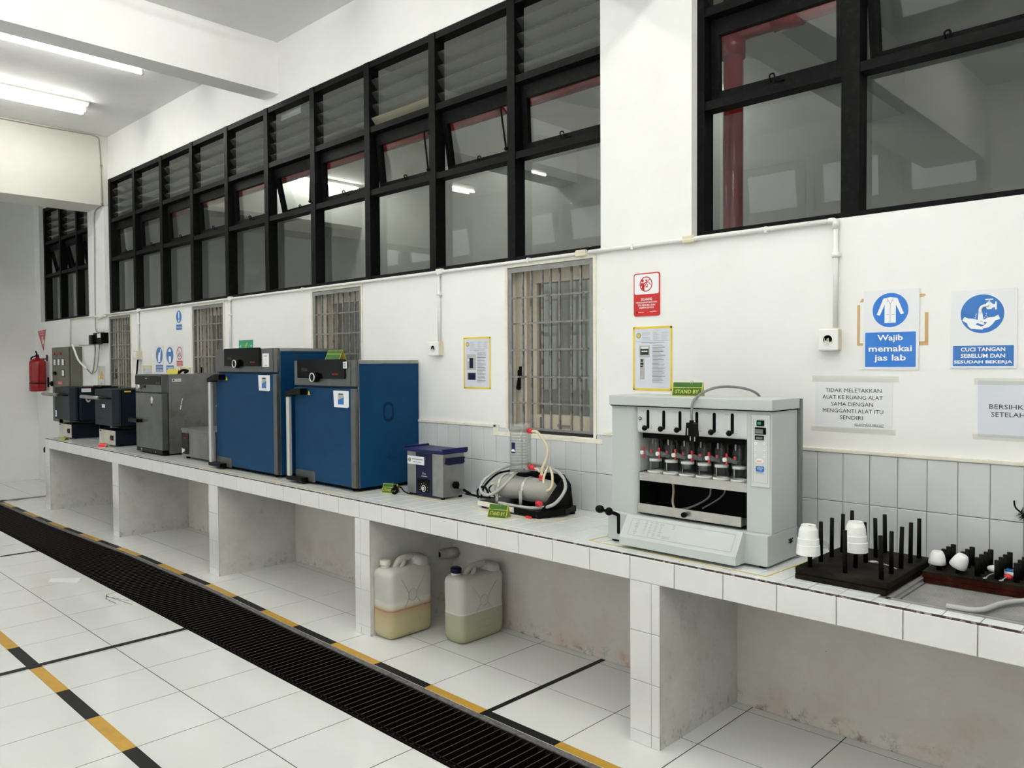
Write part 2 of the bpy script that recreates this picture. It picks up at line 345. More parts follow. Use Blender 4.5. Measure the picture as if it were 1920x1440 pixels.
def ball(m, c, r, mi=0, seg=16, sq=(1, 1, 1), mat4=None):
    T = (mat4 if mat4 is not None else Matrix.Translation(Vector(c))) @ Matrix.Diagonal((*sq, 1))
    m.lathe([(r*math.sin(PI*i/8)+1e-6, -r*math.cos(PI*i/8)) for i in range(9)], mi=mi, seg=seg, mat4=T)
# ================================================================ room shell
XL, XR, YF, ZC = -10.06, 7.0, -4.9, 4.05
GX = 0.2158; TF = 0.4059
def drain_edge(x):
    P = [(-10.06, -.862), (-8.3, -.862), (-6.5, -.848), (-4.72, -.785), (-3.34, -.790), (-2.13, -.838), (-1.42, -.855), (-.58, -.873), (7.1, -.90)]
    for (a, ya), (b, yb) in zip(P, P[1:]):
        if a <= x <= b: return ya+(yb-ya)*(x-a)/(b-a)
    return -.9
DL = -1.262
m = MB()
m.box(XL, XR, -1.262-.0, 0.0, -.30, -.29)            # channel bottom
m.slab([(XL, DL, -.0010), (XR, DL, -.0010), (XR, YF, -.0010), (XL, YF, -.0010)], (0, 0, -1), .06, 0)
xs = [XL+(XR-XL)*i/60 for i in range(61)]
for a, b in zip(xs, xs[1:]):
    m.slab([(a, 0, -.0010), (b, 0, -.0010), (b, drain_edge(b), -.0010), (a, drain_edge(a), -.0010)], (0, 0, -1), .06, 0)
m.box(XL, XR, DL-.004, DL-.0005, -.30, -.004, 2)
for a, b in zip(xs, xs[1:]):
    m.slab([(a, drain_edge(a)+.001, -.004), (b, drain_edge(b)+.001, -.004), (b, drain_edge(b)+.001, -.3), (a, drain_edge(a)+.001, -.3)], (0, 1, 0), .01, 2)
g = .0045; Z = (0, 0, 1)
k0 = int((XL-GX)/TF)-1
for k in range(k0, 18):
    x0 = GX+k*TF; x1 = x0+TF
    x0 = max(x0, XL); x1 = min(x1, XR)
    if x1-x0 < .02: continue
    # bench side rows
    for (ya, yb) in ((0, -.057), (-.057, -.463), (-.463, -.9)):
        if yb < -.8:
            e0 = drain_edge(x0)+.004; e1 = drain_edge(x1)+.004
            o = Vector((x0+g/2, 0, -.003)); top = ya-g/2
            V = [(x0+g/2, top, 0), (x1-g/2, top, 0), (x1-g/2, e1, 0), (x0+g/2, e0, 0)]
            m.slab(V, (0, 0, -1), .0022, 1)
        else:
            m.tile((x0+g/2, yb+g/2, -.0022), (x1-x0-g, 0, 0), (0, ya-yb-g, 0), Z, .0022, .0003, .0006, 1)
    sh = .014
    y = DL; rows = [-1.262, -1.659]
    while rows[-1] > YF: rows.append(rows[-1]-TF)
    rows[-1] = YF
    for ya, yb in zip(rows, rows[1:]):
        if ya-yb < .02: continue
        m.tile((x0+g/2+sh, yb+g/2, -.0022), (x1-x0-g, 0, 0), (0, ya-yb-g, 0), Z, .0022, .0003, .0006, 1)
floor = struct(m.build('floor', ['grout', 'tile_floor', 'drain_dark']), 'glossy white square tiled floor with a long drain channel')

m = MB(); m.box(XL-.2, XR+.2, YF-.2, 6.2, ZC, ZC+.15); struct(m.build('ceiling', 'ceiling'), 'white plaster ceiling between the beams')

def wall_cells(m, xs, zs, holes, y0, y1, mi=0):
    for x0, x1 in zip(xs, xs[1:]):
        for z0, z1 in zip(zs, zs[1:]):
            cx = (x0+x1)/2; cz = (z0+z1)/2
            if any(h[0] < cx < h[1] and h[2] < cz < h[3] for h in holes): continue
            m.box(x0, x1, y0, y1, z0, z1, mi)
GW = [(-1.285, -.650), (-3.300, -2.665), (-5.325, -4.690), (-7.405, -6.770)]
GZ0, GZ1 = 1.125, 2.066
WB = 2.092; WT = 3.582
PIL = [(-10.06, -9.835), (-8.02, -7.503), (-.616, -.093), (6.2, 7.0)]
m = MB()
xx = sorted({XL, XR} | {a for w_ in GW for a in w_})
wall_cells(m, xx, [.755, GZ0, GZ1, WB], [(a, b, GZ0, GZ1) for a, b in GW], 0, .17)
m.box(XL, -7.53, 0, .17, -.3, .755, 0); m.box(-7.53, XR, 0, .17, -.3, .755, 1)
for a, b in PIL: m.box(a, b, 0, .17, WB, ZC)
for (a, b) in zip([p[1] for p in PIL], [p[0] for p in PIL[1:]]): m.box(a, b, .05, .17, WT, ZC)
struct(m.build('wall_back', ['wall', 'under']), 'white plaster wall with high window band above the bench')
m = MB(); m.box(XL-.15, XL, YF-.15, .17, -.3, ZC); struct(m.build('wall_left', 'wall'), 'white end wall beside the fire extinguisher')
m = MB(); m.box(XR, XR+.15, YF-.15, .17, -.3, ZC); struct(m.build('wall_right', 'wall'))

# opposite wall with daylight windows (seen reflected in the panes)
OPX = [-9.6+.87*i for i in range(19)]
m = MB()
zz = [-.3, 1.1, 2.98, 3.08, 3.74, ZC]; oh = []
for i, x in enumerate(OPX[:-1]):
    if i % 4 == 3: continue
    oh += [(x+.02, x+.85, 1.1, 2.98), (x+.02, x+.85, 3.08, 3.74)]
xx = sorted({XL, XR} | {a for h in oh for a in h[:2]})
wall_cells(m, xx, zz, oh, YF-.15, YF)
struct(m.build('wall_front', 'wall'))
n_op = 0
for i, x in enumerate(OPX[:-1]):
    if i % 4 == 3: continue
    n_op += 1
    fr = MB()
    for z0, z1 in ((1.1, 2.98), (3.08, 3.74)):
        fr.box(x+.02, x+.07, YF-.12, YF+.02, z0, z1); fr.box(x+.80, x+.85, YF-.12, YF+.02, z0, z1)
        fr.box(x+.07, x+.80, YF-.12, YF+.02, z0, z0+.05); fr.box(x+.07, x+.80, YF-.12, YF+.02, z1-.05, z1)
    fr.box(x+.07, x+.80, YF-.08, YF-.02, 1.9, 1.95); fr.box(x+.07, x+.80, YF-.08, YF-.02, 2.5, 2.54)
    o = struct(fr.build('window_%d' % (20+n_op), 'opp_frame'))
    sh_ = MB(); a = .10+.04*(i % 3); c, s_ = math.cos(a), math.sin(a)
    def T(px, py, pz): return Matrix.Translation((0, YF-.03, 3.69)) @ Matrix.Rotation(-a, 4, 'X') @ Matrix.Translation((0, 0, -3.69))
    t4 = T(0, 0, 0)
    sh_.box(x+.07, x+.15, 0, .04, 3.13, 3.69, 0, 0, t4); sh_.box(x+.72, x+.80, 0, .04, 3.13, 3.69, 0, 0, t4)
    sh_.box(x+.15, x+.72, 0, .04, 3.13, 3.21, 0, 0, t4); sh_.box(x+.15, x+.72, 0, .04, 3.61, 3.69, 0, 0, t4)
    sh_.box(x+.15, x+.72, .015, .02, 3.21, 3.61, 1, 0, t4)
    sh_.build('awning_sash', ['opp_frame', 'glass'], o)
    gp = MB(); gp.box(x+.07, x+.80, YF-.06, YF-.055, 1.15, 2.93); gp.build('glass_pane', 'glass', o)

# beams
def beam(n, x0, x1, z0, mname, lab):
    m = MB(); m.box(x0, x1, YF, 0.06, z0, ZC+.02); struct(m.build('trim_%d' % n, mname), lab)
beam(1, -4.043, -3.830, 3.650, 'beam', 'white ceiling beam running out from the window wall')
beam(2, -8.020, -7.500, 3.285, 'shaded_beam', 'deep stained ceiling beam over the far pilaster, coloured darker for its dim bay')
beam(3, -.616, -.093, 3.385, 'beam', 'ceiling beam over the near pilaster')
beam(4, 3.0, 3.21, 3.65, 'beam', 'ceiling beam on the right')

# adjoining room behind the window wall
m = MB(); m.box(XL, XR, 3.6, 3.7, -.3, ZC); struct(m.build('wall_rear', 'back_wall'))
m = MB(); m.box(XL-.1, XL, .17, 3.7, -.3, ZC); m.box(XR, XR+.1, .17, 3.7, -.3, ZC); struct(m.build('wall_side', 'back_wall'))
m = MB(); m.box(XL, XR, .17, 3.6, -.35, -.30); struct(m.build('floor_rear', 'back_wall'))
for i, x in enumerate((-8.0, -4.0, -.62, 3.0)):
    m = MB(); m.box(x, x+.3, .17, 3.6, 3.5, ZC+.02); struct(m.build('trim_%d' % (6+i), 'back_wall'))

# ---- black steel framed windows
def big_window(n, x0, x1, edges, mw, tilts, lab, dirty=()):
    root = thing('window_%d' % n, lab, 'window', ((x0+x1)/2, .09, WB)); del root['category']; struct(root)
    m = MB(); ya, yb = .052, .130
    for z0, z1 in ((WB, 2.122), (2.674, 2.713), (3.100, 3.140), (3.540, WT)): m.box(x0, x1, ya+(.0 if z0 in (WB,) else .002), yb, z0, z1)
    for e in edges: m.box(max(e, x0), max(min(e+mw, x1), x0+.03), ya-.004, yb, WB, WT)
    m.box(x0, x0+.03, ya, yb, WB, WT); m.box(x1-.02, x1, ya, yb, WB, WT)
    m.build('window_frame', 'black_frame', root)
    for i, (e, f) in enumerate(zip(edges, edges[1:]+[x1])):
        a = max(e+mw, x0+.03)
        b = min(f, x1)
        if b-a < .1: continue
        g_ = MB(); g_.box(a-.01, b+.01, .118, .122, 2.115, 2.68); g_.build('glass_pane', 'glass', root)
        bl = MB()
        for k in range(5):
            z = 3.150+.086*k
            q = MB(); q.slab([(a-.004, .066, z+.052), (b+.004, .066, z+.052), (b+.004, .122, z-.012), (a-.004, .122, z-.012)], (0, .75, .65), .005)
            if k == 4: q.bm.free(); continue
            q.build('louvre_blade', 'louvre_dirty' if (i in dirty and k == 0) else 'louvre', root)
        bl.bm.free()
        # awning sash hinged on its top rail, bottom swung away
        t = tilts[i % len(tilts)]
        T = Matrix.Translation((0, .108, 3.095)) @ Matrix.Rotation(t, 4, 'X') @ Matrix.Translation((0, 0, -3.095))
        s_ = MB(); w_ = .042; za, zb = 2.722, 3.092
        s_.box(a+.004, a+w_, -.012, .02, za, zb, 0, 0, T); s_.box(b-w_, b-.004, -.012, .02, za, zb, 0, 0, T)
        s_.box(a+w_, b-w_, -.012, .02, za, za+w_, 0, 0, T); s_.box(a+w_, b-w_, -.012, .02, zb-w_-.03, zb, 0, 0, T)
        so = s_.build('awning_sash', 'black_frame', root)
        gp = MB(); gp.box(a+w_-.005, b-w_+.005, .006, .010, za+w_-.005, zb-w_-.02, 0, 0, T); gp.build('sash_pane', 'glass', so)
        h = MB(); px = (a+b)/2
        h.tube([T @ Vector((px-.012, -.02, za+.02)), T @ Vector((px-.012, -.035, za+.045)), T @ Vector((px+.005, -.03, za+.05)), T @ Vector((px+.012, -.02, za+.02)), T @ Vector((px+.05, -.02, za+.018))], .004, 0, 6, 3)
        h.build('latch', 'black_frame', so)
        if t > .06:
            st = MB(); p0 = T @ Vector((b-.03, -.012, za+.20)); p1 = Vector((b-.005, .045, za+.02))
            st.cyl(p0+Vector((-.10, 0, .12)), p1, .006, 0, 8); ball(st, p1, .012, 0, 8); st.build('stay_arm', 'black_frame', root)
    return root
E1 = [-7.500+.6868*k for k in range(10)]+[-.634]
big_window(1, -7.503, -.616, E1, .060, [.03, .05, .04, .05, .05, .03, .22, .04, .10, .16, .05][1:]+[.04], 'long black framed window band with louvres, awning sashes and fixed panes', dirty=(7,))
E2 = [-.128, .568, 1.235, 1.90, 2.57]
w2 = big_window(2, -.093, 3.2, E2, .072, [.03, .16, .05, .05], 'black framed window with a red pipe behind its panes', dirty=())
big_window(3, -9.835, -8.020, [-9.835, -9.215, -8.60], .055, [.22, .25, .2], 'short black framed window in the far bay', dirty=())
m = MB(); m.box(3.2, 6.2, .05, .17, WB, WT); struct(m.build('wall_infill', 'wall'))  # unseen filler wall added to stop light leaking in

# ---- barred casement windows under the band
for gi, (a, b) in enumerate(GW):
    labs = ['barred casement window behind the clear water still', 'barred casement window behind the shorter blue oven', 'barred casement window behind the steel oven', 'barred casement window behind the dark furnaces']
    root = thing('window_%d' % (4+gi), labs[gi], 'window', ((a+b)/2, .05, GZ0)); del root['category']; struct(root)
    m = MB(); zb_, zt_ = GZ0, GZ1
    # cream jamb lining
    m.box(a-.006, a+.012, -.006, .16, zb_-.012, zt_+.008); m.box(b-.012, b+.006, -.006, .16, zb_-.012, zt_+.008)
    m.box(a+.012, b-.012, -.006, .16, zt_-.012, zt_+.008); m.box(a+.012, b-.012, -.008, .16, zb_-.014, zb_+.008)
    m.build('jamb_lining', 'cream', root)
    m = MB(); x0, x1 = a+.014, b-.014; z0, z1 = zb_+.012, zt_-.016; fwid = .026
    m.box(x0, x0+fwid, .000, .006, z0, z1, 0); m.box(x1-fwid, x1, .000, .006, z0, z1, 0)
    m.box(x0, x1, -.001, .005, z0, z0+fwid, 0); m.box(x0, x1, -.001, .005, z1-fwid, z1, 0)
    m.box(x0, x0+.004, .006, .035, z0, z1, 0); m.box(x1-.004, x1, .006, .035, z0, z1, 0)
    for fx in (.116, .180, .261, .320, .384, .465, .529): m.box(a+fx-.005, a+fx+.005, .008, .018, z0, z1, 1)
    for z in (1.297, 1.442, 1.591, 1.738, 1.882): m.box(x0, x1, .002, .008, z-.005, z+.005, 1)
    m.build('security_grille', ['grille', 'bar'], root)
    m = MB()   # cream casement, set back
    m.box(a+.012, a+.10, .060, .150, zb_, zt_); 
    m.box(b-.05, b-.012, .100, .150, zb_, zt_); m.box(a+.10, b-.05, .100, .150, zb_, zb_+.105); m.box(a+.10, b-.05, .100, .150, zt_-.10, zt_)
    m.box(a+.10, a+.135, .105, .150, zb_+.105, zt_-.10)
    so = m.build('casement_sash', 'sash_cream', root)
    m = MB(); m.box(a+.13, b-.05, .125, .129, zb_+.10, zt_-.10); m.build('glass_pane', 'glass', so)
    m = MB(); m.box(a+.045, a+.065, .050, .062, 1.44, 1.50, 0, .004); m.box(a+.048, a+.062, .035, .052, 1.385, 1.48, 0, .004); ball(m, (a+.055, .038, 1.38), .014)
    m.tube([(a+.052, .045, 1.46), (a+.052, .040, 1.42), (a+.045, .040, 1.385)], .006, 0, 6, 3); m.build('lever_handle', 'black', so)
    m = MB(); m.box(a+.30, a+.40, .085, .093, zb_+.045, zb_+.055, 0, .002); m.box(a+.30, a+.31, .09, .102, zb_+.04, zb_+.06); m.box(a+.39, a+.40, .09, .102, zb_+.04, zb_+.06)
    m.build('pull_handle', 'steel', so)
    m = MB(); m.box(a+.165, a+.19, .096, .101, zb_+.02, zb_+.09); m.box(b-.10, b-.075, .096, .101, zb_+.02, zb_+.09); m.build('hinge', 'steel_dark', so)

# ---- red pipes in the adjoining room
m = MB(); m.cyl((-.207, .6, -.3), (-.207, .6, 4.05), .052, 0, 20); m.cyl((-.207, .6, 3.10), (-.207, .6, 3.22), .062, 0, 20)
m.cyl((-9.9, .6, 3.222), (2.5, .6, 3.222), .042, 0, 16); m.cyl((.02, .6, 3.222), (.16, .6, 3.222), .055, 0, 16)
tag(m.build('fire_pipe', 'red_dark', loc=(-.207, .6, 0)), 'glossy red sprinkler pipe behind the right window panes', 'pipe')
m = MB(); m.cyl((-.42, .5, 1.9), (-.42, .5, 4.05), .016, 0, 12); m.cyl((-.42, .5, 2.55), (-.42, .5, 2.60), .022)
tag(m.build('grey_pipe', 'pvc', loc=(-.42, .5, 1.9)), 'thin grey pipe beside the red pipe behind the right window', 'pipe')

# ================================================================ lights
def tube_lamp(x, y0, y1, n, lab, grp, tm='tube'):
    root = thing('tube_light', lab, 'ceiling light', (x, (y0+y1)/2, 4.05), grp)
    m = MB()
    if n == 2:
        m.prism([(x-.11, 4.052), (x+.11, 4.052), (x+.11, 4.035), (x+.03, 3.985), (x-.03, 3.985), (x-.11, 4.035)], 'y', y0, y1)
    else:
        m.box(x-.022, x+.022, y0, y1, 4.012, 4.052, 0, .004)
    m.build('lamp_housing', 'lamp_white', root)
    offs = (-.055, .055) if n == 2 else (0,)
    for o_ in offs:
        t = MB(); zt = 3.975 if n == 2 else 3.985
        t.cyl((x+o_, y0+.02, zt), (x+o_, y1-.02, zt), .0145, 0, 12); tt = t.build('lamp_tube', tm, root)
        for yy in (y0, y1-.02): h = MB(); h.box(x+o_-.014, x+o_+.014, yy, yy+.02, zt-.018, zt+.05, 0, .003); h.build('lamp_holder', 'pvc', root)
    return root
G_ = 'fluorescent lamps between the beams'
tube_lamp(-5.06, -1.72, -.50, 1, 'single glowing tube lamp near the white ceiling beam', G_)
tube_lamp(-6.48, -1.72, -.50, 2, 'twin glowing tube lamp near the stained beam', G_)
tube_lamp(-5.06, -4.40, -3.18, 1, 'single tube lamp mirrored in the upper panes', G_)
tube_lamp(-6.48, -4.40, -3.18, 2, 'twin tube lamp mirrored in the upper panes', G_)
for x, w_ in ((-2.75, 'beside the white beam'), (-1.35, 'beside the near pilaster')):
    tube_lamp(x, -1.72, -.50, 1, 'tube lamp over the bench side of the middle bay, '+w_, G_)
    if x < -2: tube_lamp(x, -4.40, -3.18, 2, 'twin tube lamp over the open side of the middle bay, '+w_, G_)
    tube_lamp(x, -3.06, -1.84, 1, 'unseen tube lamp added between two others in the middle bay, '+w_, G_)  # extra row added to brighten the middle bay
for x, w_ in ((.75, 'first from the pilaster'), (2.2, 'second from the pilaster'), (4.6, 'beyond the right beam')):
    tube_lamp(x, -1.72, -.50, 2 if x < 1 else 1, 'ceiling lamp over the bench side of the right bay, '+w_, G_)
    tube_lamp(x, -4.40, -3.18, 2, 'twin ceiling lamp over the open side of the right bay, '+w_, G_)
    if x < 3: tube_lamp(x, -3.06, -1.84, 1, 'unseen ceiling lamp added between two others in the right bay, '+w_, G_)  # another added row, gives the right bay more light
tube_lamp(-9.0, -4.4, -3.6, 1, 'short tube lamp added in the far bay, unseen behind the stained beam', G_)  # added lamp, cut short and set back to keep the far wall dim
for x, w_ in ((-7.5, 'farthest left'), (-4.6, 'left of the middle'), (-2.1, 'right of the middle')): tube_lamp(x, 2.2, 3.4, 1, 'tube lamp added to brighten the room behind the panes, '+w_, 'lamps added to the adjoining room', 'tube_fill')  # lamps added so the view through the glass is less dark

# ================================================================ bench
H = .755; YB = -.620; BX0, BX1 = -7.53, 3.2
bench = thing('tiled_bench', 'long white tiled masonry bench along the window wall', 'bench', ((BX0+BX1)/2, YB/2, 0))
m = MB(); m.box(BX0, BX1, YB+.008, -.001, .655, H-.006, 1); m.box(BX0, BX1, YB+.004, YB+.012, H-.010, H-.003, 2)
tx = GX
k = math.floor((BX0-.0055)/.1027)
x = .0055+k*.1027
ys = [(YB+.006, -.560), (-.560, -.357), (-.357, -.154), (-.154, 0)]
while x < BX1:
    xa = max(x, BX0); xb = min(x+.1027, BX1)
    if xb-xa > .02:
        for ya, yb in ys:
            if xb > .97 and xb < 2.2 and yb > -.55 and yb <= .1 and ya >= -.565: continue
            m.tile((xa+.0012, ya+.0012, H-.006), (xb-xa-.0024, 0, 0), (0, yb-ya-.0024, 0), (0, 0, 1), .006, .0015, .0012, 0)
    x += .1027
m.build('worktop', ['tile_top', 'grout_light', 'edge_dirt'], bench)
m = MB(); m.box(BX0, BX1, YB+.006, YB+.012, .655, H-.008, 1)
T = .20535; k = math.floor(BX0/T)
for k in range(k, 16):
    xa = max(k*T, BX0); xb = min((k+1)*T, BX1)
    if xb-xa < .02: continue
    m.tile((xa+.0016, YB+.006, .6525), (xb-xa-.0032, 0, 0), (0, 0, H-.0095-.6525), (0, -1, 0), .006, .002, .004, 0)
m.build('front_edge', ['tile_bench', 'grout_light'], bench)
COLS = [(-7.53, .14), (-5.605, .14), (-3.715, .14), (-1.893, .14), (0.0, .14), (1.95, .14)]
for ci, (cx, cw) in enumerate(COLS):
    m = MB(); m.box(cx+.004, cx+cw, YB+.008, -.001, 0, .655, 0)
    m.box(cx+.003, cx+cw-.001, YB+.006, YB+.010, 0, .652, 2)
    for z0, z1 in ((.0, .052), (.052, .252), (.252, .452), (.452, .652)):
        js = ((0, .101), (.101, .14)) if cx > -3 else ((0, .10), (.10, .14))
        if abs(cx+1.893) < .01: js = ((0, .055), (.055, .14))
        for ja, jb in js: m.tile((cx+ja+.001, YB+.006, z0+.001), (jb-ja-.002, 0, 0), (0, 0, z1-z0-.002), (0, -1, 0), .006, .0015, .003, 1)
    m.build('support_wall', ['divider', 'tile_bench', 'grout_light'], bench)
# backsplash tiling
m = MB(); m.box(BX0, BX1, -.004, 0, H, 1.150, 1)
x = .501-.1037*78
while x < BX1:
    if x > BX0:
        under = -1.36 < x < -.66
        for z0, z1 in ((H, .953), (.953, 1.112 if under else 1.150)):
            m.tile((x+.0009, -.004, z0+.0009), (.1037-.0018, 0, 0), (0, 0, z1-z0-.0018), (0, -1, 0), .005, .0025, .010, 0)
    x += .1037
m.box(BX0, -1.36, -.014, 0, 1.150, 1.166, 2, .003); m.box(-.60, BX1, -.014, 0, 1.150, 1.166, 2, .003); m.box(-1.36, -.60, -.012, 0, 1.104, 1.128, 2, .002)
m.box(-1.385, -1.345, -.014, 0, 1.104, 1.166, 2, .003)
struct(m.build('trim_20', ['tile_wall', 'grout', 'cream']), 'pale grey upright tiles behind the bench')

# ---- drain grating
dr = thing('drain_grate', 'long rusty black steel grating over the floor drain', 'drain', (-3, -1.05, 0))
m = MB(); m.box(XL, XR, DL, DL+.012, -.03, .004); m.box(XL, XR, DL+.03, DL+.038, -.03, -.002)
m.build('side_frame', 'rust', dr)
m = MB()
for a, b in zip(xs, xs[1:]):
    m.slab([(a, drain_edge(a), .002), (b, drain_edge(b), .002), (b, drain_edge(b)-.030, .002), (a, drain_edge(a)-.030, .002)], (0, 0, -1), .005)
m.build('cement_rim', 'concrete', dr)
x = XL+.02; seg = []
pi_ = 0
while x < 2.6:
    m = MB(); xe = x+1.0
    while x < xe and x < 2.6:
        m.box(x-.0020, x+.0020, DL+.012, drain_edge(x)-.031, -.030, -.005); m.box(x-.0020, x+.0020, DL+.012, drain_edge(x)-.031, -.005, -.0038, 1); x += .0415
    m.build('grate_panel', ['rust', 'rust_edge'], dr)

# ---- floor tapes
def strip(name, pts0, pts1, z, mats, idx):
    pass
def htape(name, lab, f0, f1, x_lo, x_hi, off, yel_even):
    root = thing(name, lab, 'floor tape', ((x_lo+x_hi)/2, f0((x_lo+x_hi)/2), 0))
    k = math.floor((x_lo-off)/TF)
    while off+k*TF < x_hi:
        a = max(off+k*TF, x_lo); b = min(off+(k+1)*TF, x_hi)
        y_ = (k % 2 == 0) == yel_even
        m = MB(); n = 6
        for i in range(n):
            xa = a+(b-a)*i/n; xb = a+(b-a)*(i+1)/n
            m.slab([(xa, f0(xa), .0004), (xb, f0(xb), .0004), (xb, f1(xb), .0004), (xa, f1(xa), .0004)], (0, 0, 1), .0005)
        m.build('yellow_band' if y_ else 'black_band', 'tape_yellow' if y_ else 'tape_black', root); k += 1
htape('hazard_tape', 'yellow and black floor tape along the drain on the bench side', lambda x: drain_edge(x)+.052, lambda x: drain_edge(x)+.006, XL, 2.5, GX-TF, True)
htape('hazard_tape', 'yellow and black floor tape across the open floor left of the drain', lambda x: -2.010, lambda x: -2.0675, XL, 1.5, -3.018-TF, True)
def btape(lab, x, y0, y1, wd=.024):
    m = MB(); m.box(x-wd/2, x+wd/2, y0, y1, .0009, .0015); tag(m.build('floor_tape', 'tape_black', loc=(x, (y0+y1)/2, 0)), lab, 'floor tape')
btape('black tape strip on the floor crossing the open floor, nearer one', -2.645, -4.6, DL-.003, .042)
btape('black tape strip on the open floor reaching the drain further back', -5.44, -4.6, DL-.003, .04)
btape('black tape strip on the floor under the bench beside the white canisters', -.602, -.870, -.003, .028)
btape('black tape strip on the floor at the far end past the bench', -8.46, -.862, -.10, .06)
m = MB(); m.tube([(-8.40, -.35, .006), (-8.42, -.55, .006), (-8.36, -.7, .006), (-8.45, -.82, .008), (-8.1, -.95, .012), (-8.0, -1.1, .012), (-8.25, -1.15, .012)], .006, 0, 6)
tag(m.build('loose_cable', 'cable_brown', loc=(-8.4, -.7, 0)), 'loose grey cable lying on the floor at the far end', 'cable')
# ================================================================ blue ovens
def blue_oven(name, lab, X0, X1, yf, yb, zsp, zt, disp, dial, stick, handle_top, side_spot):
    root = thing(name, lab, 'oven', ((X0+X1)/2, (yf+yb)/2, H))
    z0 = .777
    m = MB()
    m.box(X0+.03, X1-.02, yf+.03, yb-.02, H+.004, z0, 0)
    for fx in (X0+.05, X1-.07):
        for fy in (yf+.04, yb-.07): m.cyl((fx, fy, H), (fx, fy, H+.012), .018)
    m.build('base', 'black_matt', root)
    m = MB(); m.box(X0+.004, X1-.001, yf+.022, yb, z0, zt-.022, 0, .002); m.box(X0+.004, X1, yf+.020, yb, zt-.022, zt, 1, .002)
    m.box(X1-.010, X1, yf+.020, yf+.024, z0, zt-.02, 1)
    m.build('body', ['blue', 'steel'], root)
    m = MB(); m.box(X0, X1-.003, yf, yf+.018, zsp+.014, zt, 0, .003); m.box(X1-.052, X1-.049, yf-.0008, yf, zsp+.016, zt-.002, 1)
    ch = m.build('control_head', ['steel_dark', 'black'], root)
    m = MB(); m.prism(rrect(disp[0], disp[1], disp[2], disp[3], .008), 'y', yf-.008, yf); m.box(disp[0]+.05, disp[0]+.12, yf-.0086, yf-.008, disp[2]+.045, disp[2]+.065, 1)
    m.text('memmert', .066, .011, (disp[1]-.10, yf-.0082, disp[2]+.028), 2)
    m.build('display', ['black_gloss', 'slate', 'sign_red'], ch)
    m = MB(); m.cyl((dial[0], yf-.006, dial[1]), (dial[0], yf-.036, dial[1]), .033, 0, 28, .029); m.lathe([(.0285, 0), (.0285, .004), (.0235, .005), (.0225, .001)], close=True, mi=1, seg=28, mat4=Matrix.Translation((dial[0], yf-.036, dial[1])) @ Matrix.Rotation(PI/2, 4, 'X'))
    m.build('dial', ['black', 'alu'], ch)
    m = MB(); m.box(X0+.006, X1-.050, yf-.002, yf+.018, z0+.004, zsp, 0, .003); m.box(X1-.052, X1-.006, yf-.003, yf+.018, z0+.002, zsp, 1, .002)
    m.box(X0, X1-.54*(X1-X0)/.685-.12, yf-.004, yf-.001, zsp-.056, zsp-.002, 1, .001); m.prism(rrect(X0+.01, X0+.24, z0-.006, z0+.062, .012), 'y', yf-.004, yf-.001, 1)
    door = m.build('door', ['blue', 'steel_dark'], root)
    hz = handle_top
    m = MB(); m.box(X0-.022, X0+.010, yf-.052, yf-.028, z0+.02, hz, 0, .004); m.box(X0-.008, X0-.004, yf-.053, yf-.0515, z0+.03, hz-.01, 1)
    hd = m.build('door_handle', ['alu', 'pvc'], door)
    m = MB()
    m.prism([(X0-.03, hz+.018), (X0-.03, hz-.012), (X0+.015, hz-.008), (X0+.04, hz+.004), (X0+.16, hz+.008), (X0+.16, hz+.048), (X0+.10, hz+.050), (X0+.03, hz+.035)], 'y', yf-.056, yf-.008)
    m.build('handle_bracket', 'black', hd); m = MB()
    m.box(X0-.028, X0+.16, yf-.056, yf-.004, z0-.006, z0+.020, 0, .005); m.box(X0+.06, X0+.16, yf-.03, yf-.004, z0-.018, z0+.006, 0, .004)
    m.build('handle_bracket', 'black', hd)
    m = MB(); m.prism([(X0+.165, hz+.006), (X0+.195, hz+.006), (X0+.180, hz+.034)], 'y', yf-.0055, yf-.0045); m.build('warning_mark', 'yellow', door)
    sx0, sx1, sz0, sz1 = stick
    m = MB(); m.prism([(sx0, sz1), (sx1, sz1-.001), (sx1, sz0+.006), (sx1-.015, sz0), (sx0+.008, sz0+.003)], 'y', yf-.0052, yf-.0035)
    cx = (sx0+sx1)/2; w_ = (sx1-sx0)*.19; h_ = (sz1-sz0)
    m.box(cx-w_, cx+w_, yf-.0056, yf-.0052, sz0+h_*.17, sz1-h_*.15, 1); m.box(cx-w_, cx+w_, yf-.0059, yf-.0055, sz0+h_*.20, sz0+h_*.45, 2)
    m.slab([(cx-w_, yf-.0059, sz0+h_*.45), (cx+w_, yf-.0059, sz0+h_*.45), (cx+w_, yf-.0059, sz0+h_*.62)], (0, 1, 0), .0004, 2)
    m.box(cx-w_*.7, cx+w_*.7, yf-.0059, yf-.0055, sz1-h_*.24, sz1-h_*.17, 3)
    m.build('instruction_sticker', ['white_matt', 'steel_light', 'sign_blue', 'ink'], door)
    return root, ch
bo2, ch2 = blue_oven('drying_oven', 'shorter blue oven with silver trim, beside the small steel bath', -2.745, -2.060, -.484, -.008, 1.370, 1.542,
    (-2.695, -2.163, 1.430, 1.548), (-2.475, 1.437), (-2.290, -2.128, 1.255, 1.358), 1.318, None)
m = MB(); m.prism(rrect(-.048, .048, -.060, .060, .04), 'x', 0, .0006); 
c_ = MB(); 
for r0, r1 in ((1.0, .70),):
    P0 = rrect(-.285, -.205, 1.165, 1.285, .035, 6); P1 = rrect(-.272, -.218, 1.183, 1.267, .024, 6)
    n = len(P0)
    for i in range(n):
        j = (i+1) % n
        c_.slab([(-2.0612, *P0[i]), (-2.0612, *P0[j]), (-2.0612, *P1[j]), (-2.0612, *P1[i])], (1, 0, 0), .0012)
m.bm.free()
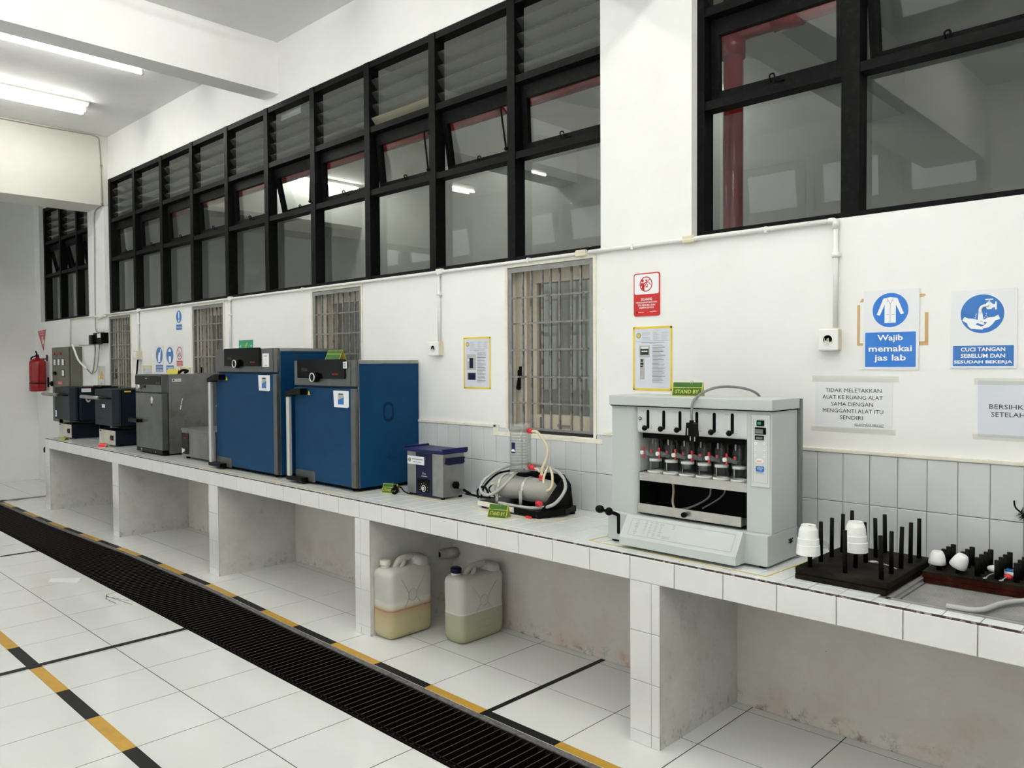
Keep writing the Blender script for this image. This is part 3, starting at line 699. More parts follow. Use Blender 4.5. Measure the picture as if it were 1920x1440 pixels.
c_.build('round_mark', mat('round_mark', (0.001, 0.018, 0.055), .5, spec=.1), bo2)
m = MB(); m.box(-2.178, -2.138, -.4925, -.4915, 1.493, 1.533); m.box(-2.172, -2.150, -.493, -.4925, 1.498, 1.527, 1); m.build('label_sticker', ['white_matt', 'ink_soft'], ch2)
bo1, ch1 = blue_oven('drying_oven', 'tallest blue oven, behind and left of the shorter one', -3.830, -2.940, -.496, -.008, 1.452, 1.629,
    (-3.678, -3.157, 1.508, 1.636), (-3.468, 1.525), (-3.187, -3.030, 1.338, 1.447), 1.400, None)
m = MB(); m.box(-3.132, -3.045, -.4975, -.4962, 1.503, 1.594); m.box(-3.112, -3.066, -.498, -.4975, 1.575, 1.579, 1); m.box(-3.105, -3.070, -.498, -.4975, 1.512, 1.515, 1); m.build('label_sticker', ['white_matt', 'ink_grey'], ch1)

# ================================================================ steel oven
so = thing('steel_oven', 'dull stainless steel oven between the furnaces and the blue ovens', 'oven', (-5.12, -.24, H))
m = MB(); m.box(-5.38, -4.86, -.45, -.05, H+.006, H+.03); m.build('base', 'black_matt', so)
for fx in (-5.36, -4.88):
    for fy in (-.43, -.08):
        m = MB(); m.cyl((fx, fy, H), (fx, fy, H+.014), .018); m.build('foot', 'black_matt', so)
m = MB(); m.box(-5.395, -4.843, -.425, -.006, H+.014, 1.440, 0, .002); m.build('body', 'steel_mid', so)
m = MB(); m.box(-5.395, -4.845, -.486, -.427, 1.288, 1.440, 0, .003); m.box(-5.395, -4.845, -.4866, -.4856, 1.432, 1.440, 0)
hd = m.build('control_head', 'steel_dark', so)
m = MB(); m.box(-5.392, -4.853, -.490, -.486, 1.352, 1.426); m.box(-5.17, -5.13, -.4905, -.490, 1.402, 1.408, 1); m.text('memmert', .07, .010, (-4.90, -.4902, 1.368), 2); m.build('display', ['black_gloss', 'ink_soft', 'sign_red'], hd)
m = MB(); m.cyl((-5.285, -.486, 1.331), (-5.285, -.515, 1.331), .020, 0, 20); m.build('dial', 'steel_light', hd)
m = MB(); m.box(-5.22, -5.17, -.494, -.486, 1.324, 1.345, 0, .003); m.build('switch', 'black', hd)
m = MB(); m.box(-5.395, -4.845, -.486, -.432, .803, 1.280, 0, .004); m.box(-5.39, -4.85, -.431, -.428, .81, 1.275, 1); dd = m.build('door', ['steel_dark', 'black_matt'], so)
m = MB(); m.box(-5.47, -5.27, -.53, -.500, 1.020, 1.052, 0, .006); m.box(-5.30, -5.26, -.51, -.485, 1.022, 1.05, 0, .003); m.build('door_handle', 'black', dd)
m = MB(); m.prism([(a+.0, b) for a, b in circ(-5.045, 1.228, .022, 20)], 'y', -.4868, -.486); m.box(-5.058, -5.032, -.4868, -.486, 1.196, 1.208); m.box(-5.062, -5.028, -.4868, -.486, 1.170, 1.186, 1); m.build('round_sticker', ['offwhite', 'slate'], dd)
m = MB(); m.box(-5.395, -4.845, -.484, -.43, H+.014, .800, 0, .002); m.box(-4.99, -4.975, -.486, -.484, .775, .785, 1); m.slab([(-5.30, -.4845, .795), (-5.27, -.4845, .795), (-5.283, -.4845, .772)], (0, -1, 0), .001, 1); m.build('plinth', ['black', 'steel_light'], so)
m = MB(); m.box(-4.8432, -4.8415, -.395, -.320, 1.378, 1.404); m.cyl((-4.8415, -.382, 1.391), (-4.8408, -.382, 1.391), .007, 1); m.box(-4.8415, -4.8410, -.368, -.330, 1.389, 1.393, 2); m.build('asset_label', ['offwhite', 'ink', 'ink_soft'], so)
m = MB(); m.slab([(-4.8428, -.312, 1.235), (-4.8428, -.306, 1.235), (-4.8428, -.318, 1.185), (-4.8428, -.325, 1.185)], (1, 0, 0), .0004); m.slab([(-4.8428, -.318, 1.18), (-4.8428, -.325, 1.18), (-4.8428, -.335, 1.14), (-4.8428, -.326, 1.14)], (1, 0, 0), .0004); m.build('scratch_mark', 'ink_white', so)

# small steel bath unit
sb = thing('water_bath', 'low stainless box with black control strip, in front of the steel oven', 'water bath', (-4.30, -.27, H))
m = MB(); m.box(-4.600, -4.005, -.425, -.10, H+.020, 1.000, 0, .004); m.box(-4.606, -4.0, -.430, -.095, .985, 1.003, 0, .003)
m.build('body', 'steel_mid', sb)
for fx in (-4.56, -4.05):
    for fy in (-.39, -.14):
        m = MB(); m.cyl((fx, fy, H), (fx, fy, H+.022), .016); m.build('foot', 'black_matt', sb)
m = MB(); m.prism(rrect(-4.597, -4.468, .795, .966, .008), 'y', -.429, -.425); m.text('memmert', .05, .010, (-4.53, -.4292, .925), 1); cp = m.build('control_strip', ['black_gloss', 'red_plastic'], sb)
m = MB(); m.cyl((-4.545, -.429, .823), (-4.545, -.445, .823), .014, 0, 16); m.box(-4.548, -4.542, -.450, -.445, .800, .846, 0, .002); m.build('dial', 'white', cp)

# ================================================================ muffle furnaces
def furnace(lab, ux0, ux1, uxb, bx0, bx1, bf, first):
    root = thing('muffle_furnace', lab, 'furnace', ((ux0+uxb)/2, -.28, H))
    m = MB(); m.box(ux0+.01, uxb, -.425, -.06, .955, 1.292, 0, .003); m.box(ux0, uxb+.005, -.43, -.055, 1.286, 1.296, 0, .002); m.box(ux0+.02, uxb-.01, -.40, -.09, .93, .956, 1)
    m.build('body', ['slate2', 'black_matt'], root)
    m = MB(); m.prism([(ux0, -.500), (ux1-.035, -.500), (ux1+.01, -.455), (ux1+.01, -.436), (ux0, -.436)], 'z', .952, 1.292)
    m.build('door', 'slate', root); d = COL.objects[-1]
    m = MB(); m.tube([(ux0-.19, -.560, 1.216), (ux0+.29, -.560, 1.214)], .018, 0, 10, 1); hh = m.build('door_handle', 'steel', d)
    m = MB(); m.cyl((ux0+.29, -.555, 1.214), (ux0+.43, -.50, 1.212), .008, 0, 8); m.cyl((ux0-.02, -.555, 1.21), (ux0+.02, -.50, 1.21), .010, 0, 8); m.build('handle_arm', 'black', hh)
    m = MB(); m.box(bx0, bx1, bf+.004, -.09, H+.010, .905, 0, .003)
    for i in range(9): m.box(bx1-.0005, bx1+.001, bf+.06+i*.034, bf+.082+i*.034, .870, .874, 1); m.box(bx1-.0005, bx1+.001, bf+.06+i*.034, bf+.082+i*.034, .885, .889, 1)
    b_ = m.build('base', ['slate2', 'black_matt'], root)
    m = MB(); m.box(bx0-.004, bx0+.008, bf+.006, bf+.04, H+.008, .95, 0); m.build('side_post', 'black', root)
    m = MB(); m.box(bx0+.012, bx1-.006, bf-.001, bf+.004, H+.012, .902)
    f_ = m.build('control_fascia', 'panel_cream', b_)
    m = MB(); m.box(bx1-.085, bx1-.045, bf-.008, bf-.001, .812, .858, 0, .002); m.slab([(bx1-.135, bf-.0015, .835), (bx1-.105, bf-.0015, .860), (bx1-.105, bf-.0015, .810)], (0, -1, 0), .003); m.box(bx0+.03, bx0+.07, bf-.002, bf-.001, .884, .896); m.build('control_button', 'black', f_)
    for i, fx in enumerate((bx0+.04, bx1-.04)):
        for fy in (bf+.05, -.12):
            m = MB(); m.cyl((fx, fy, H), (fx, fy, H+.012), .014); m.build('foot', 'black_matt', root)
    return root, d
fA, dA = furnace('dark slate furnace farthest left on the bench, beside the grey cabinet', -7.590, -7.085, -7.000, -7.570, -7.165, -.472, True)
m = MB(); m.box(-7.585, -7.535, -.5015, -.500, .975, 1.040); m.box(-7.578, -7.548, -.502, -.5015, .985, 1.030, 1); m.build('label_sticker', ['white_matt', 'ink_grey'], dA)
m = MB(); m.box(-7.001, -6.999, -.420, -.330, 1.245, 1.295); m.box(-6.9995, -6.9985, -.420, -.330, 1.282, 1.296, 1); m.text('MEROKOK', .06, .010, (-6.9988, -.375, 1.263), 2, '+x'); m.build('label_sticker', ['white_matt', 'sign_red', 'ink_soft'], fA)
fB, dB = furnace('dark slate furnace second from left, beside the steel oven', -6.370, -5.895, -5.880, -6.385, -5.955, -.465, False)
m = MB(); m.box(-6.185, -6.105, -.5015, -.500, 1.118, 1.150); m.build('label_sticker', 'white_matt', dB)
m = MB(); m.box(-5.881, -5.878, -.405, -.345, 1.268, 1.280); m.build('label_sticker', 'yellow', fB)
m = MB(); m.tube([(-6.47, -.545, 1.19), (-6.42, -.545, 1.17), (-6.38, -.54, 1.185)], .008, 0, 6, 3); m.build('latch', 'alu', dB)

# ================================================================ electrical panel on the wall
ep = thing('electrical_panel', 'grey green electrical cabinet hanging by the extinguisher', 'electrical cabinet', (-8.59, -.07, .84))
m = MB(); m.box(-8.903, -8.280, -.125, -.001, .84, 1.742, 0, .003); m.build('cabinet_body', 'panel_green', ep)
m = MB(); m.box(-8.900, -8.300, -.146, -.128, .845, 1.738, 0, .004)
for x in (-8.80, -8.68, -8.56): m.cyl((x, -.146, 1.662), (x, -.156, 1.662), .016, 1 if x != -8.68 else 4, 12)
for x in (-8.79, -8.64, -8.49): m.box(x-.045, x+.045, -.149, -.146, 1.515, 1.605, 2); m.box(x-.034, x+.034, -.150, -.149, 1.524, 1.596, 3)
m.box(-8.54, -8.44, -.149, -.146, 1.385, 1.475, 2); m.box(-8.528, -8.455, -.150, -.149, 1.395, 1.465, 3)
m.cyl((-8.76, -.146, 1.43), (-8.76, -.175, 1.43), .02, 2, 12); m.box(-8.785, -8.735, -.18, -.175, 1.424, 1.437, 2)
m.box(-8.70, -8.52, -.1475, -.146, 1.290, 1.335, 4); m.text('AWAS', .14, .022, (-8.61, -.1476, 1.312), 3)
dpan = m.build('cabinet_door', ['panel_green', 'red_dark', 'black', 'white', 'sign_red'], ep)
m = MB(); m.box(-8.955, -8.935, -.19, -.17, 1.26, 1.38, 0, .004); m.box(-8.955, -8.86, -.18, -.165, 1.285, 1.315, 0, .003); m.box(-8.90, -8.87, -.17, -.145, 1.27, 1.33, 0, .003); m.build('isolator_handle', 'black', dpan)

# fire extinguisher + sign
fe = thing('fire_extinguisher', 'red fire extinguisher hanging in the far corner', 'fire extinguisher', (-9.60, -.115, 1.19))
m = MB(); m.lathe([(.080, 1.19), (.094, 1.195), (.096, 1.21), (.096, 1.54), (.090, 1.575), (.070, 1.600), (.035, 1.615), (.022, 1.625), (.022, 1.640)], (-9.60, -.115, 0), 0, 28); m.build('cylinder_body', 'red', fe)
m = MB(); m.lathe([(.0975, 1.290), (.0975, 1.305)], (-9.60, -.115, 0), 0, 28, close=True); m.build('strap', 'black', fe)
m = MB(); m.cyl((-9.60, -.115, 1.635), (-9.60, -.115, 1.665), .020, 0, 12); m.tube([(-9.64, -.115, 1.655), (-9.57, -.13, 1.675), (-9.49, -.16, 1.700)], .010, 0, 8, 3); m.tube([(-9.63, -.115, 1.640), (-9.56, -.12, 1.650), (-9.50, -.13, 1.640)], .008, 0, 8, 3); m.build('squeeze_handle', 'black', fe)
m = MB(); m.tube([(-9.61, -.13, 1.645), (-9.69, -.16, 1.62), (-9.715, -.15, 1.55), (-9.70, -.14, 1.40), (-9.69, -.14, 1.33)], .010, 0, 8); m.build('hose', 'black', fe)
m = MB(); m.box(-9.605, -9.595, -.11, 0, 1.60, 1.615); m.box(-9.615, -9.585, -.01, 0, 1.58, 1.66); m.build('wall_bracket', 'black', fe)
fs = thing('fire_sign', 'red triangular sign above the fire extinguisher', 'sign', (-9.80, -.003, 1.70))
m = MB(); m.prism([(-9.975, 1.978), (-9.635, 1.990), (-9.745, 1.712)], 'y', -.004, -.001)
m.build('sign_plate', 'sign_red', fs)
m = MB(); m.text('ALAT PEMADAM', .24, .022, (-9.80, -.0042, 1.962)); m.text('API RINGAN', .18, .02, (-9.79, -.0042, 1.932)); m.box(-9.80, -9.768, -.0046, -.0042, 1.80, 1.885); m.box(-9.795, -9.773, -.0046, -.0042, 1.885, 1.905); m.slab([(-9.768, -.0044, 1.88), (-9.735, -.0044, 1.895), (-9.735, -.0044, 1.905), (-9.768, -.0044, 1.892)], (0, -1, 0), .0003)
m.prism([(-9.75, 1.82), (-9.735, 1.88), (-9.725, 1.84), (-9.715, 1.87), (-9.71, 1.825), (-9.73, 1.80)], 'y', -.0046, -.0042); m.build('lettering', 'ink_white', fs)

# meter box + cable, conduit
mb = thing('meter_box', 'small black meter box on the far pilaster', 'meter', (-7.56, -.05, 1.76))
m = MB(); m.box(-7.66, -7.405, -.085, 0, 1.765, 1.882, 0, .006); m.box(-7.70, -7.60, -.115, 0, 1.755, 1.860, 0, .005); m.build('casing', 'black', mb)
m = MB(); m.box(-7.52, -7.42, -.0865, -.085, 1.825, 1.872); m.build('label', 'white_matt', mb)
m = MB(); m.tube([(-7.60, -.04, 1.88), (-7.64, -.03, 1.905), (-7.70, -.02, 1.912)], .004, 0, 6, 3); m.tube([(-7.52, -.04, 1.88), (-7.46, -.03, 1.905), (-7.40, -.02, 1.908)], .004, 0, 6, 3); m.build('wire', 'white', mb)
def drop(lab, x, z1, box, bm='white', y=0):
    root = thing('conduit_pipe', lab, 'conduit', (x, -.012, z1))
    m = MB(); m.tube([(x, -.014, 2.085), (x, -.014, z1)], .0095, 0, 10, 1); m.cyl((x, -.014, 2.085), (x, -.014, 2.055), .013, 0, 10); m.cyl((x, -.014, 1.955), (x, -.014, 1.935), .0135, 0, 10); m.build('pipe', 'conduit', root)
    m = MB(); m.box(x-.018, x+.018, -.020, 0, 1.938, 1.952, 0, .002); m.build('clip', 'conduit', root)
    return root
m = MB(); m.tube([(-7.50, -.012, 2.079), (-6.5, -.012, 2.079), (-4.5, -.012, 2.080), (-1.9, -.012, 2.079), (-.70, -.012, 2.082)], .0095, 0, 10, 1)
m.tube([(-.68, -.014, 2.083), (-.55, -.014, 2.085), (.0, -.014, 2.083), (.555, -.014, 2.083)], .0105, 0, 10, 1); m.tube([(.545, -.014, 2.083), (.570, -.014, 2.080), (.574, -.014, 2.05)], .012, 0, 10, 4)
mc = m.build('conduit_run', 'conduit', loc=(-3, -.012, 2.08)); tag(mc, 'long white conduit running below the black window band', 'conduit')
for x in (-.72, -.085):
    m = MB(); m.box(x-.045, x+.02, -.024, 0, 2.066, 2.099, 0, .004); m.build('junction_box', 'beige', mc)
for x in (-6.53, -4.55, -1.84):
    m = MB(); m.box(x-.028, x+.028, -.026, 0, 2.068, 2.098, 0, .004); m.build('junction_box', 'conduit', mc)
for x in (-5.5, -3.4, -1.1, -.41, .28):
    m = MB(); m.box(x-.006, x+.006, -.026, 0, 2.068, 2.094, 0, .001); m.build('clip', 'conduit', mc)
drop('white conduit dropping to the right wall socket', .574, 1.655, None)
drop('white conduit dropping to the wall socket by the yellow edged sheet', -1.850, 1.652, None)
drop('white conduit dropping behind the tallest blue oven', -4.560, 1.665, None)
drop('white conduit dropping to the switch box above the steel oven', -6.545, 1.668, None)
m = MB(); m.tube([(-7.70, -.012, 2.070), (-7.9, -.012, 2.080), (-8.64, -.012, 2.078)], .0085, 0, 8, 1); m.tube([(-8.64, -.012, 2.078), (-8.655, -.012, 2.06), (-8.655, -.012, 1.745)], .0085, 0, 8, 1); m.tube([(-7.68, -.02, 2.04), (-7.60, -.02, 2.05), (-7.45, -.018, 2.070)], .012, 0, 8, 4)
tag(m.build('conduit_run', 'offwhite', loc=(-8.6, -.012, 2.0)), 'thin conduit running down to the grey green cabinet', 'conduit')
m = MB(); m.tube([(-7.490, -1.8, 4.035), (-7.490, -.70, 4.030), (-7.490, -.24, 4.035), (-7.492, -.06, 4.030), (-7.494, -.035, 3.95), (-7.494, -.022, 3.7), (-7.494, -.02, 3.32), (-7.50, -.02, 3.285), (-7.62, -.015, 3.275), (-7.72, -.012, 3.26), (-7.77, -.010, 3.20), (-7.775, -.008, 3.0), (-7.79, -.008, 2.6), (-7.80, -.008, 2.1), (-7.76, -.02, 1.93), (-7.64, -.03, 1.89)], .0055, 0, 6, 4)
for z in (3.72, 3.3): m.box(-7.50, -7.486, -.03, -.008, z-.012, z+.012)
tag(m.build('cable', 'cable_brown', loc=(-7.49, -.02, 3.3)), 'thin cable running down the stained beam and pilaster', 'cable')
m = MB(); m.tube([(-8.36, -.08, 1.755), (-8.30, -.10, 1.76), (-8.26, -.09, 1.70), (-8.22, -.06, 1.58), (-8.05, -.03, 1.48)], .011, 0, 8); tag(m.build('cable', 'white', loc=(-8.3, -.08, 1.7)), 'thick white cable looping over the side of the grey green cabinet', 'cable')
m = MB(); m.tube([(-8.32, -.02, 1.76), (-8.1, -.015, 1.755), (-7.9, -.015, 1.758), (-7.80, -.015, 1.75)], .005, 0, 6); m.tube([(-7.68, -.06, 1.80), (-7.76, -.03, 1.66), (-7.88, -.02, 1.44), (-8.0, -.02, 1.45), (-8.10, -.02, 1.50)], .007, 0, 6); m.tube([(-7.62, -.03, 1.76), (-7.70, -.015, 1.62), (-7.76, -.015, 1.48), (-7.85, -.015, 1.44)], .004, 0, 6)
tag(m.build('cable', 'cable_brown', loc=(-7.8, -.02, 1.6)), 'thin grey cables hanging below the black meter box', 'cable')

# sockets
def socket(lab, x0, x1, z0, z1, side='beige', two=True):
    root = thing('wall_socket', lab, 'socket', ((x0+x1)/2, 0, z0))
    m = MB(); m.box(x0, x1, -.034, 0, z0, z1, 0, .003); m.build('back_box', side, root)
    m = MB(); m.box(x0-.001, x1+.001, -.042, -.034, z0-.001, z1+.001, 0, .004)
    cx, cz = (x0+x1)/2, (z0+z1)/2
    T = Matrix.Translation((cx, -.0425, cz)) @ Matrix.Rotation(PI/2, 4, 'X')
    m.lathe([(.022, 0), (.021, .002), (.0185, .002), (.018, -.004)], mi=0, seg=24, mat4=T, close=True)
    m.build('face_plate', 'white', root)
    m = MB(); m.lathe([(.018, .0006), (.0001, .0006)], mi=0, seg=24, mat4=T); m.box(cx-.011, cx-.006, -.0445, -.0425, cz-.003, cz+.003, 1); m.box(cx+.006, cx+.011, -.0445, -.0425, cz-.003, cz+.003, 1); m.build('socket_well', ['offwhite', 'black'], root)
socket('square wall socket under the conduit left of the lab coat sign', .516, .594, 1.563, 1.648)
socket('square wall socket right of the shorter blue oven', -1.925, -1.830, 1.568, 1.652)
root = thing('switch_box', 'cream switch box on the wall above the steel oven', 'switch', (-6.53, 0, 1.575))
m = MB(); m.box(-6.62, -6.49, -.045, 0, 1.578, 1.670, 0, .004); m.build('casing', 'beige', root)
m = MB(); m.box(-6.60, -6.53, -.049, -.045, 1.595, 1.655, 0, .003); m.build('rocker', 'white', root)
m = MB(); m.tube([(-6.53, -.03, 1.58), (-6.545, -.03, 1.53), (-6.56, -.03, 1.46), (-6.56, -.04, 1.40)], .009, 0, 8, 4); m.build('cord', 'black', root)

# pvc stub under bench
m = MB(); m.cyl((-1.715, 0, .372), (-1.735, -.075, .372), .032, 0, 6); m.cyl((-1.735, -.07, .372), (-1.745, -.115, .372), .027, 0, 20, caps=False); m.cyl((-1.745, -.113, .372), (-1.7455, -.116, .372), .028, 0, 20); m.cyl((-1.7455, -.1162, .372), (-1.7456, -.1166, .372), .017, 1, 20)
tag(m.build('drain_pipe', ['pvc', 'black_matt'], loc=(-1.72, 0, .34)), 'short grey pipe stub on the wall above the canisters', 'pipe')

# ================================================================ canisters
def canister(lab, x0, x1, y0, y1, liquid, cap, capcol, band):
    root = thing('canister', lab, 'canister', ((x0+x1)/2, (y0+y1)/2, 0), 'plastic canisters under the bench')
    cm = mat('canister_plastic_'+cap, (.60, .59, .55), .35, noise=((.54, .53, .48), 7, .4, .8))
    nt = cm.node_tree; N = nt.nodes; b = N['Principled BSDF']; src = b.inputs['Base Color'].links[0].from_socket
    tc = N.new('ShaderNodeTexCoord'); sp = N.new('ShaderNodeSeparateXYZ'); nz = N.new('ShaderNodeTexNoise'); nz.inputs['Scale'].default_value = 6
    ad = N.new('ShaderNodeMath'); ad.operation = 'MULTIPLY_ADD'; ad.inputs[1].default_value = .012 if band else .003; rp = N.new('ShaderNodeValToRGB'); rp.color_ramp.interpolation = 'LINEAR'
    nt.links.new(tc.outputs['Object'], sp.inputs[0]); nt.links.new(tc.outputs['Object'], nz.inputs['Vector']); nt.links.new(nz.outputs['Fac'], ad.inputs[0]); nt.links.new(sp.outputs['Z'], ad.inputs[2])
    mr = N.new('ShaderNodeMapRange'); mr.inputs['From Min'].default_value = 0; mr.inputs['From Max'].default_value = .4; nt.links.new(ad.outputs[0], mr.inputs['Value']); nt.links.new(mr.outputs[0], rp.inputs['Fac'])
    e = rp.color_ramp.elements; L = .158/.4
    cols = ([(0, (.50, .44, .26, 1)), (L-.10, (.52, .45, .27, 1)), (L-.015, (.48, .33, .20, 1)), (L, (.34, .17, .11, 1)), (L+.02, (.54, .45, .31, 1)), (L+.12, (1, 1, 1, 0))] if band else
            [(0, (.40, .40, .25, 1)), (L-.005, (.41, .42, .31, 1)), (L, (.36, .36, .30, 1)), (L+.012, (.56, .57, .52, 1)), (L+.03, (1, 1, 1, 0)), (1, (1, 1, 1, 0))])
    e[0].position = 0; e[0].color = cols[0][1]; e[1].position = cols[-1][0]; e[1].color = cols[-1][1]
    for p_, c_ in cols[1:-1]: q = e.new(p_); q.color = c_
    mx = N.new('ShaderNodeMix'); mx.data_type = 'RGBA'; nt.links.new(rp.outputs['Alpha'], mx.inputs[0]); nt.links.new(src, mx.inputs[6]); nt.links.new(rp.outputs['Color'], mx.inputs[7]); nt.links.new(mx.outputs[2], b.inputs['Base Color'])
    b.inputs['Subsurface Weight'].default_value = .25; b.inputs['Subsurface Radius'].default_value = (.03, .03, .025); b.inputs['Subsurface Scale'].default_value = .5
    m = MB(); rings = []
    def ring(ins, z, rad, ya=0.0):
        P = rrect(x0+ins, x1-ins, y0+ins+ya, y1-ins, rad, 6); return [m.bm.verts.new((a, b_, z)) for a, b_ in P]
    Lv = [(.030, 0.002, .03), (.012, .008, .036), (.002, .030, .040), (0, .060, .040), (0, .140, .040), (.002, .20, .040), (0, .26, .040), (0, .325, .040), (.004, .345, .040), (.016, .358, .036), (.034, .364, .028)]
    for ins, z, rad in Lv: rings.append(ring(ins, z, rad))
    n = len(rings[0])
    for A, B in zip(rings, rings[1:]):
        for i in range(n): f = m.bm.faces.new((A[i], A[(i+1) % n], B[(i+1) % n], B[i])); f.smooth = True
    m.bm.faces.new(rings[0][::-1]); f = m.bm.faces.new(rings[-1]); f.smooth = True
    # rear hump
    hump = []
    for ins, z in ((.012, .340), (.014, .370), (.022, .392), (.040, .402)):
        P = rrect(x0+ins, x1-ins, y1-.115+ins*.6, y1-.004-ins*.5, .035, 6); hump.append([m.bm.verts.new((a, b_, z)) for a, b_ in P])
    for A, B in zip(hump, hump[1:]):
        for i in range(n): f = m.bm.faces.new((A[i], A[(i+1) % n], B[(i+1) % n], B[i])); f.smooth = True
    m.bm.faces.new(hump[-1]).smooth = True
    bd = m.build('container', cm, root)
    cx = (x0+x1)/2
    m = MB(); yc = (y0+y1)/2
    m.tube([(cx+.0, y0+.095, .352), (cx, y0+.125, .384), (cx, yc, .394), (cx, y1-.09, .396)], .019, 0, 10, 5)
    m.tube([(cx+.035, y0+.115, .355), (cx+.02, y0+.15, .378), (cx+.0, yc+.01, .390)], .013, 0, 8, 4)
    m.build('carry_handle', cm, bd)
    m = MB(); nx, ny = cx-.022, y0+.052
    m.cyl((nx, ny, .355), (nx, ny, .376), .026, 0, 20); m.build('neck', 'offwhite' if capcol != 'navy' else 'white', bd)
    T = Matrix.Translation((nx, ny, .376)) @ (Matrix.Rotation(.10, 4, 'Y') if capcol == 'navy' else Matrix.Identity(4))
    m = MB(); m.lathe([(.030, 0), (.031, .004), (.031, .022), (.028, .026), (.0001, .026)], mi=0, seg=24, mat4=T)
    m.build('cap', capcol, bd)
    # moulded marks on the side facing the room
    m = MB()
    X = x1+.0005
    def stroke(a, b, wd=.004):
        a = Vector((X, *a)); b = Vector((X, *b)); d = (b-a).normalized(); nn = Vector((0, -d.z, d.y))*wd
        m.slab([a-nn, b-nn, b+nn, a+nn], (1, 0, 0), .0015)
    for a, b in (((y0+.08, .31), (yc-.03, .235)), ((y1-.07, .31), (yc+.03, .235)), ((y0+.08, .13), (yc-.03, .20)), ((y1-.07, .13), (yc+.03, .20))): stroke(a, b, .0018)
    P0 = circ(yc, .218, .032, 24); P1 = circ(yc, .218, .028, 24)
    for i in range(24): j = (i+1) % 24; m.slab([(X, *P0[i]), (X, *P0[j]), (X, *P1[j]), (X, *P1[i])], (1, 0, 0), .0015)
    for a, b in (((yc-.05, .07), (yc+.05, .07)), ((yc-.05, .11), (yc+.05, .11)), ((yc-.05, .07), (yc-.05, .11)), ((yc+.05, .07), (yc+.05, .11))): stroke(a, b, .001)
    m.build('moulded_mark', 'moulding', bd)
    return root
cn1 = canister('white canister with a cream cap and yellow residue, next to the support wall', -1.772, -1.597, -.598, -.285, 0, 'cream', 'offwhite', True)
canister('white canister with a dark blue cap, half full of pale liquid', -1.425, -1.262, -.378, -.045, 0, 'blue', 'navy', False)
# ================================================================ ultrasonic bath
ub = thing('ultrasonic_bath', 'small steel ultrasonic bath with dark blue lid and panel', 'ultrasonic bath', (-1.64, -.23, H))
m = MB(); m.box(-1.798, -1.481, -.313, -.152, H+.014, 1.012, 0, .003); m.build('body', 'steel', ub)
for fx in (-1.78, -1.50):
    for fy in (-.298, -.168):
        m = MB(); m.cyl((fx, fy, H), (fx, fy, H+.016), .011); m.build('foot', 'black_matt', ub)
m = MB(); m.box(-1.715, -1.574, -.3165, -.312, H+.013, 1.008, 0, .001); m.box(-1.700, -1.590, -.3172, -.3165, .785, .860, 1)
m.text('Elma', .030, .013, (-1.640, -.3168, .892), 2); m.box(-1.665, -1.615, -.3171, -.3168, .874, .877, 2)
P0 = circ(-1.643, .806, .019, 24); P1 = circ(-1.643, .806, .015, 24)
for i in range(24): j = (i+1) % 24; m.slab([(P0[i][0], -.318, P0[i][1]), (P0[j][0], -.318, P0[j][1]), (P1[j][0], -.318, P1[j][1]), (P1[i][0], -.318, P1[i][1])], (0, -1, 0), .002, 2)
m.cyl((-1.643, -.317, .806), (-1.643, -.325, .806), .008, 2, 12)
for a in range(7): t = PI*(-.1+1.2*a/6); m.cyl((-1.643+.034*math.cos(t), -.317, .806-.0+.030*math.sin(t)), (-1.643+.034*math.cos(t), -.3178, .806+.030*math.sin(t)), .0018, 2, 8)
m.build('control_panel', ['navy', 'black_gloss', 'alu'], ub)
m = MB(); m.box(-1.788, -1.638, -.3185, -.3168, .938, .985); T_ = circ(-1.768, .962, .013, 16); m.prism(T_, 'y', -.3192, -.3185, 1); m.box(-1.745, -1.648, -.3192, -.3185, .966, .971, 2); m.box(-1.735, -1.665, -.3192, -.3185, .950, .954, 2); m.build('asset_label', ['white_matt', 'cable_brown', 'ink_grey'], ub)
m = MB()
m.prism([(-.292, .985), (-.300, .955), (-.285, .950), (-.175, .950), (-.162, .958), (-.165, .985)], 'x', -1.4812, -1.466); m.box(-1.4812, -1.460, -.296, -.164, .980, .990, 0, .003)
m.build('carry_handle', 'navy', ub)
m = MB(); m.cyl((-1.4815, -.224, .832), (-1.470, -.224, .832), .022, 0, 6); m.cyl((-1.47, -.224, .832), (-1.462, -.224, .832), .018, 0, 16); m.box(-1.462, -1.452, -.229, -.219, .812, .852, 0, .002); m.build('drain_valve', 'black', ub)
m = MB(); m.box(-1.815, -1.465, -.328, -.138, 1.012, 1.030, 0, .004); m.box(-1.815, -1.805, -.328, -.138, 1.025, 1.040, 0, .003); m.box(-1.475, -1.462, -.328, -.138, 1.020, 1.042, 0, .003); m.build('lid', 'navy_lid', ub)

m = MB(); m.tube([(-1.47, -.17, .80), (-1.42, -.15, .775), (-1.30, -.15, .772), (-1.20, -.17, .785)], .005, 0, 8); m.tube([(-1.47, -.16, .775), (-1.35, -.13, .762), (-1.25, -.14, .770), (-1.19, -.20, .80), (-1.21, -.22, .84), (-1.16, -.18, .90)], .004, 0, 8); m.cyl((-1.47, -.17, .80), (-1.43, -.155, .778), .008)
tag(m.build('black_cords', 'black', loc=(-1.4, -.15, H)), 'black cords between the ultrasonic bath and the water still', 'cord')
pl = thing('power_plug', 'black mains plug lying in front of the ultrasonic bath', 'plug', (-1.83, -.375, H))
m = MB(); T = Matrix.Translation((-1.835, -.375, .782)) @ Matrix.Rotation(.5, 4, 'Z'); m.cyl(T @ Vector((0, .012, 0)), T @ Vector((0, -.012, -.004)), .021, 0, 16); m.cyl(T @ Vector((0, 0, .02)), T @ Vector((0, 0, .034)), .009, 0, 10); m.build('plug_body', 'black', pl)
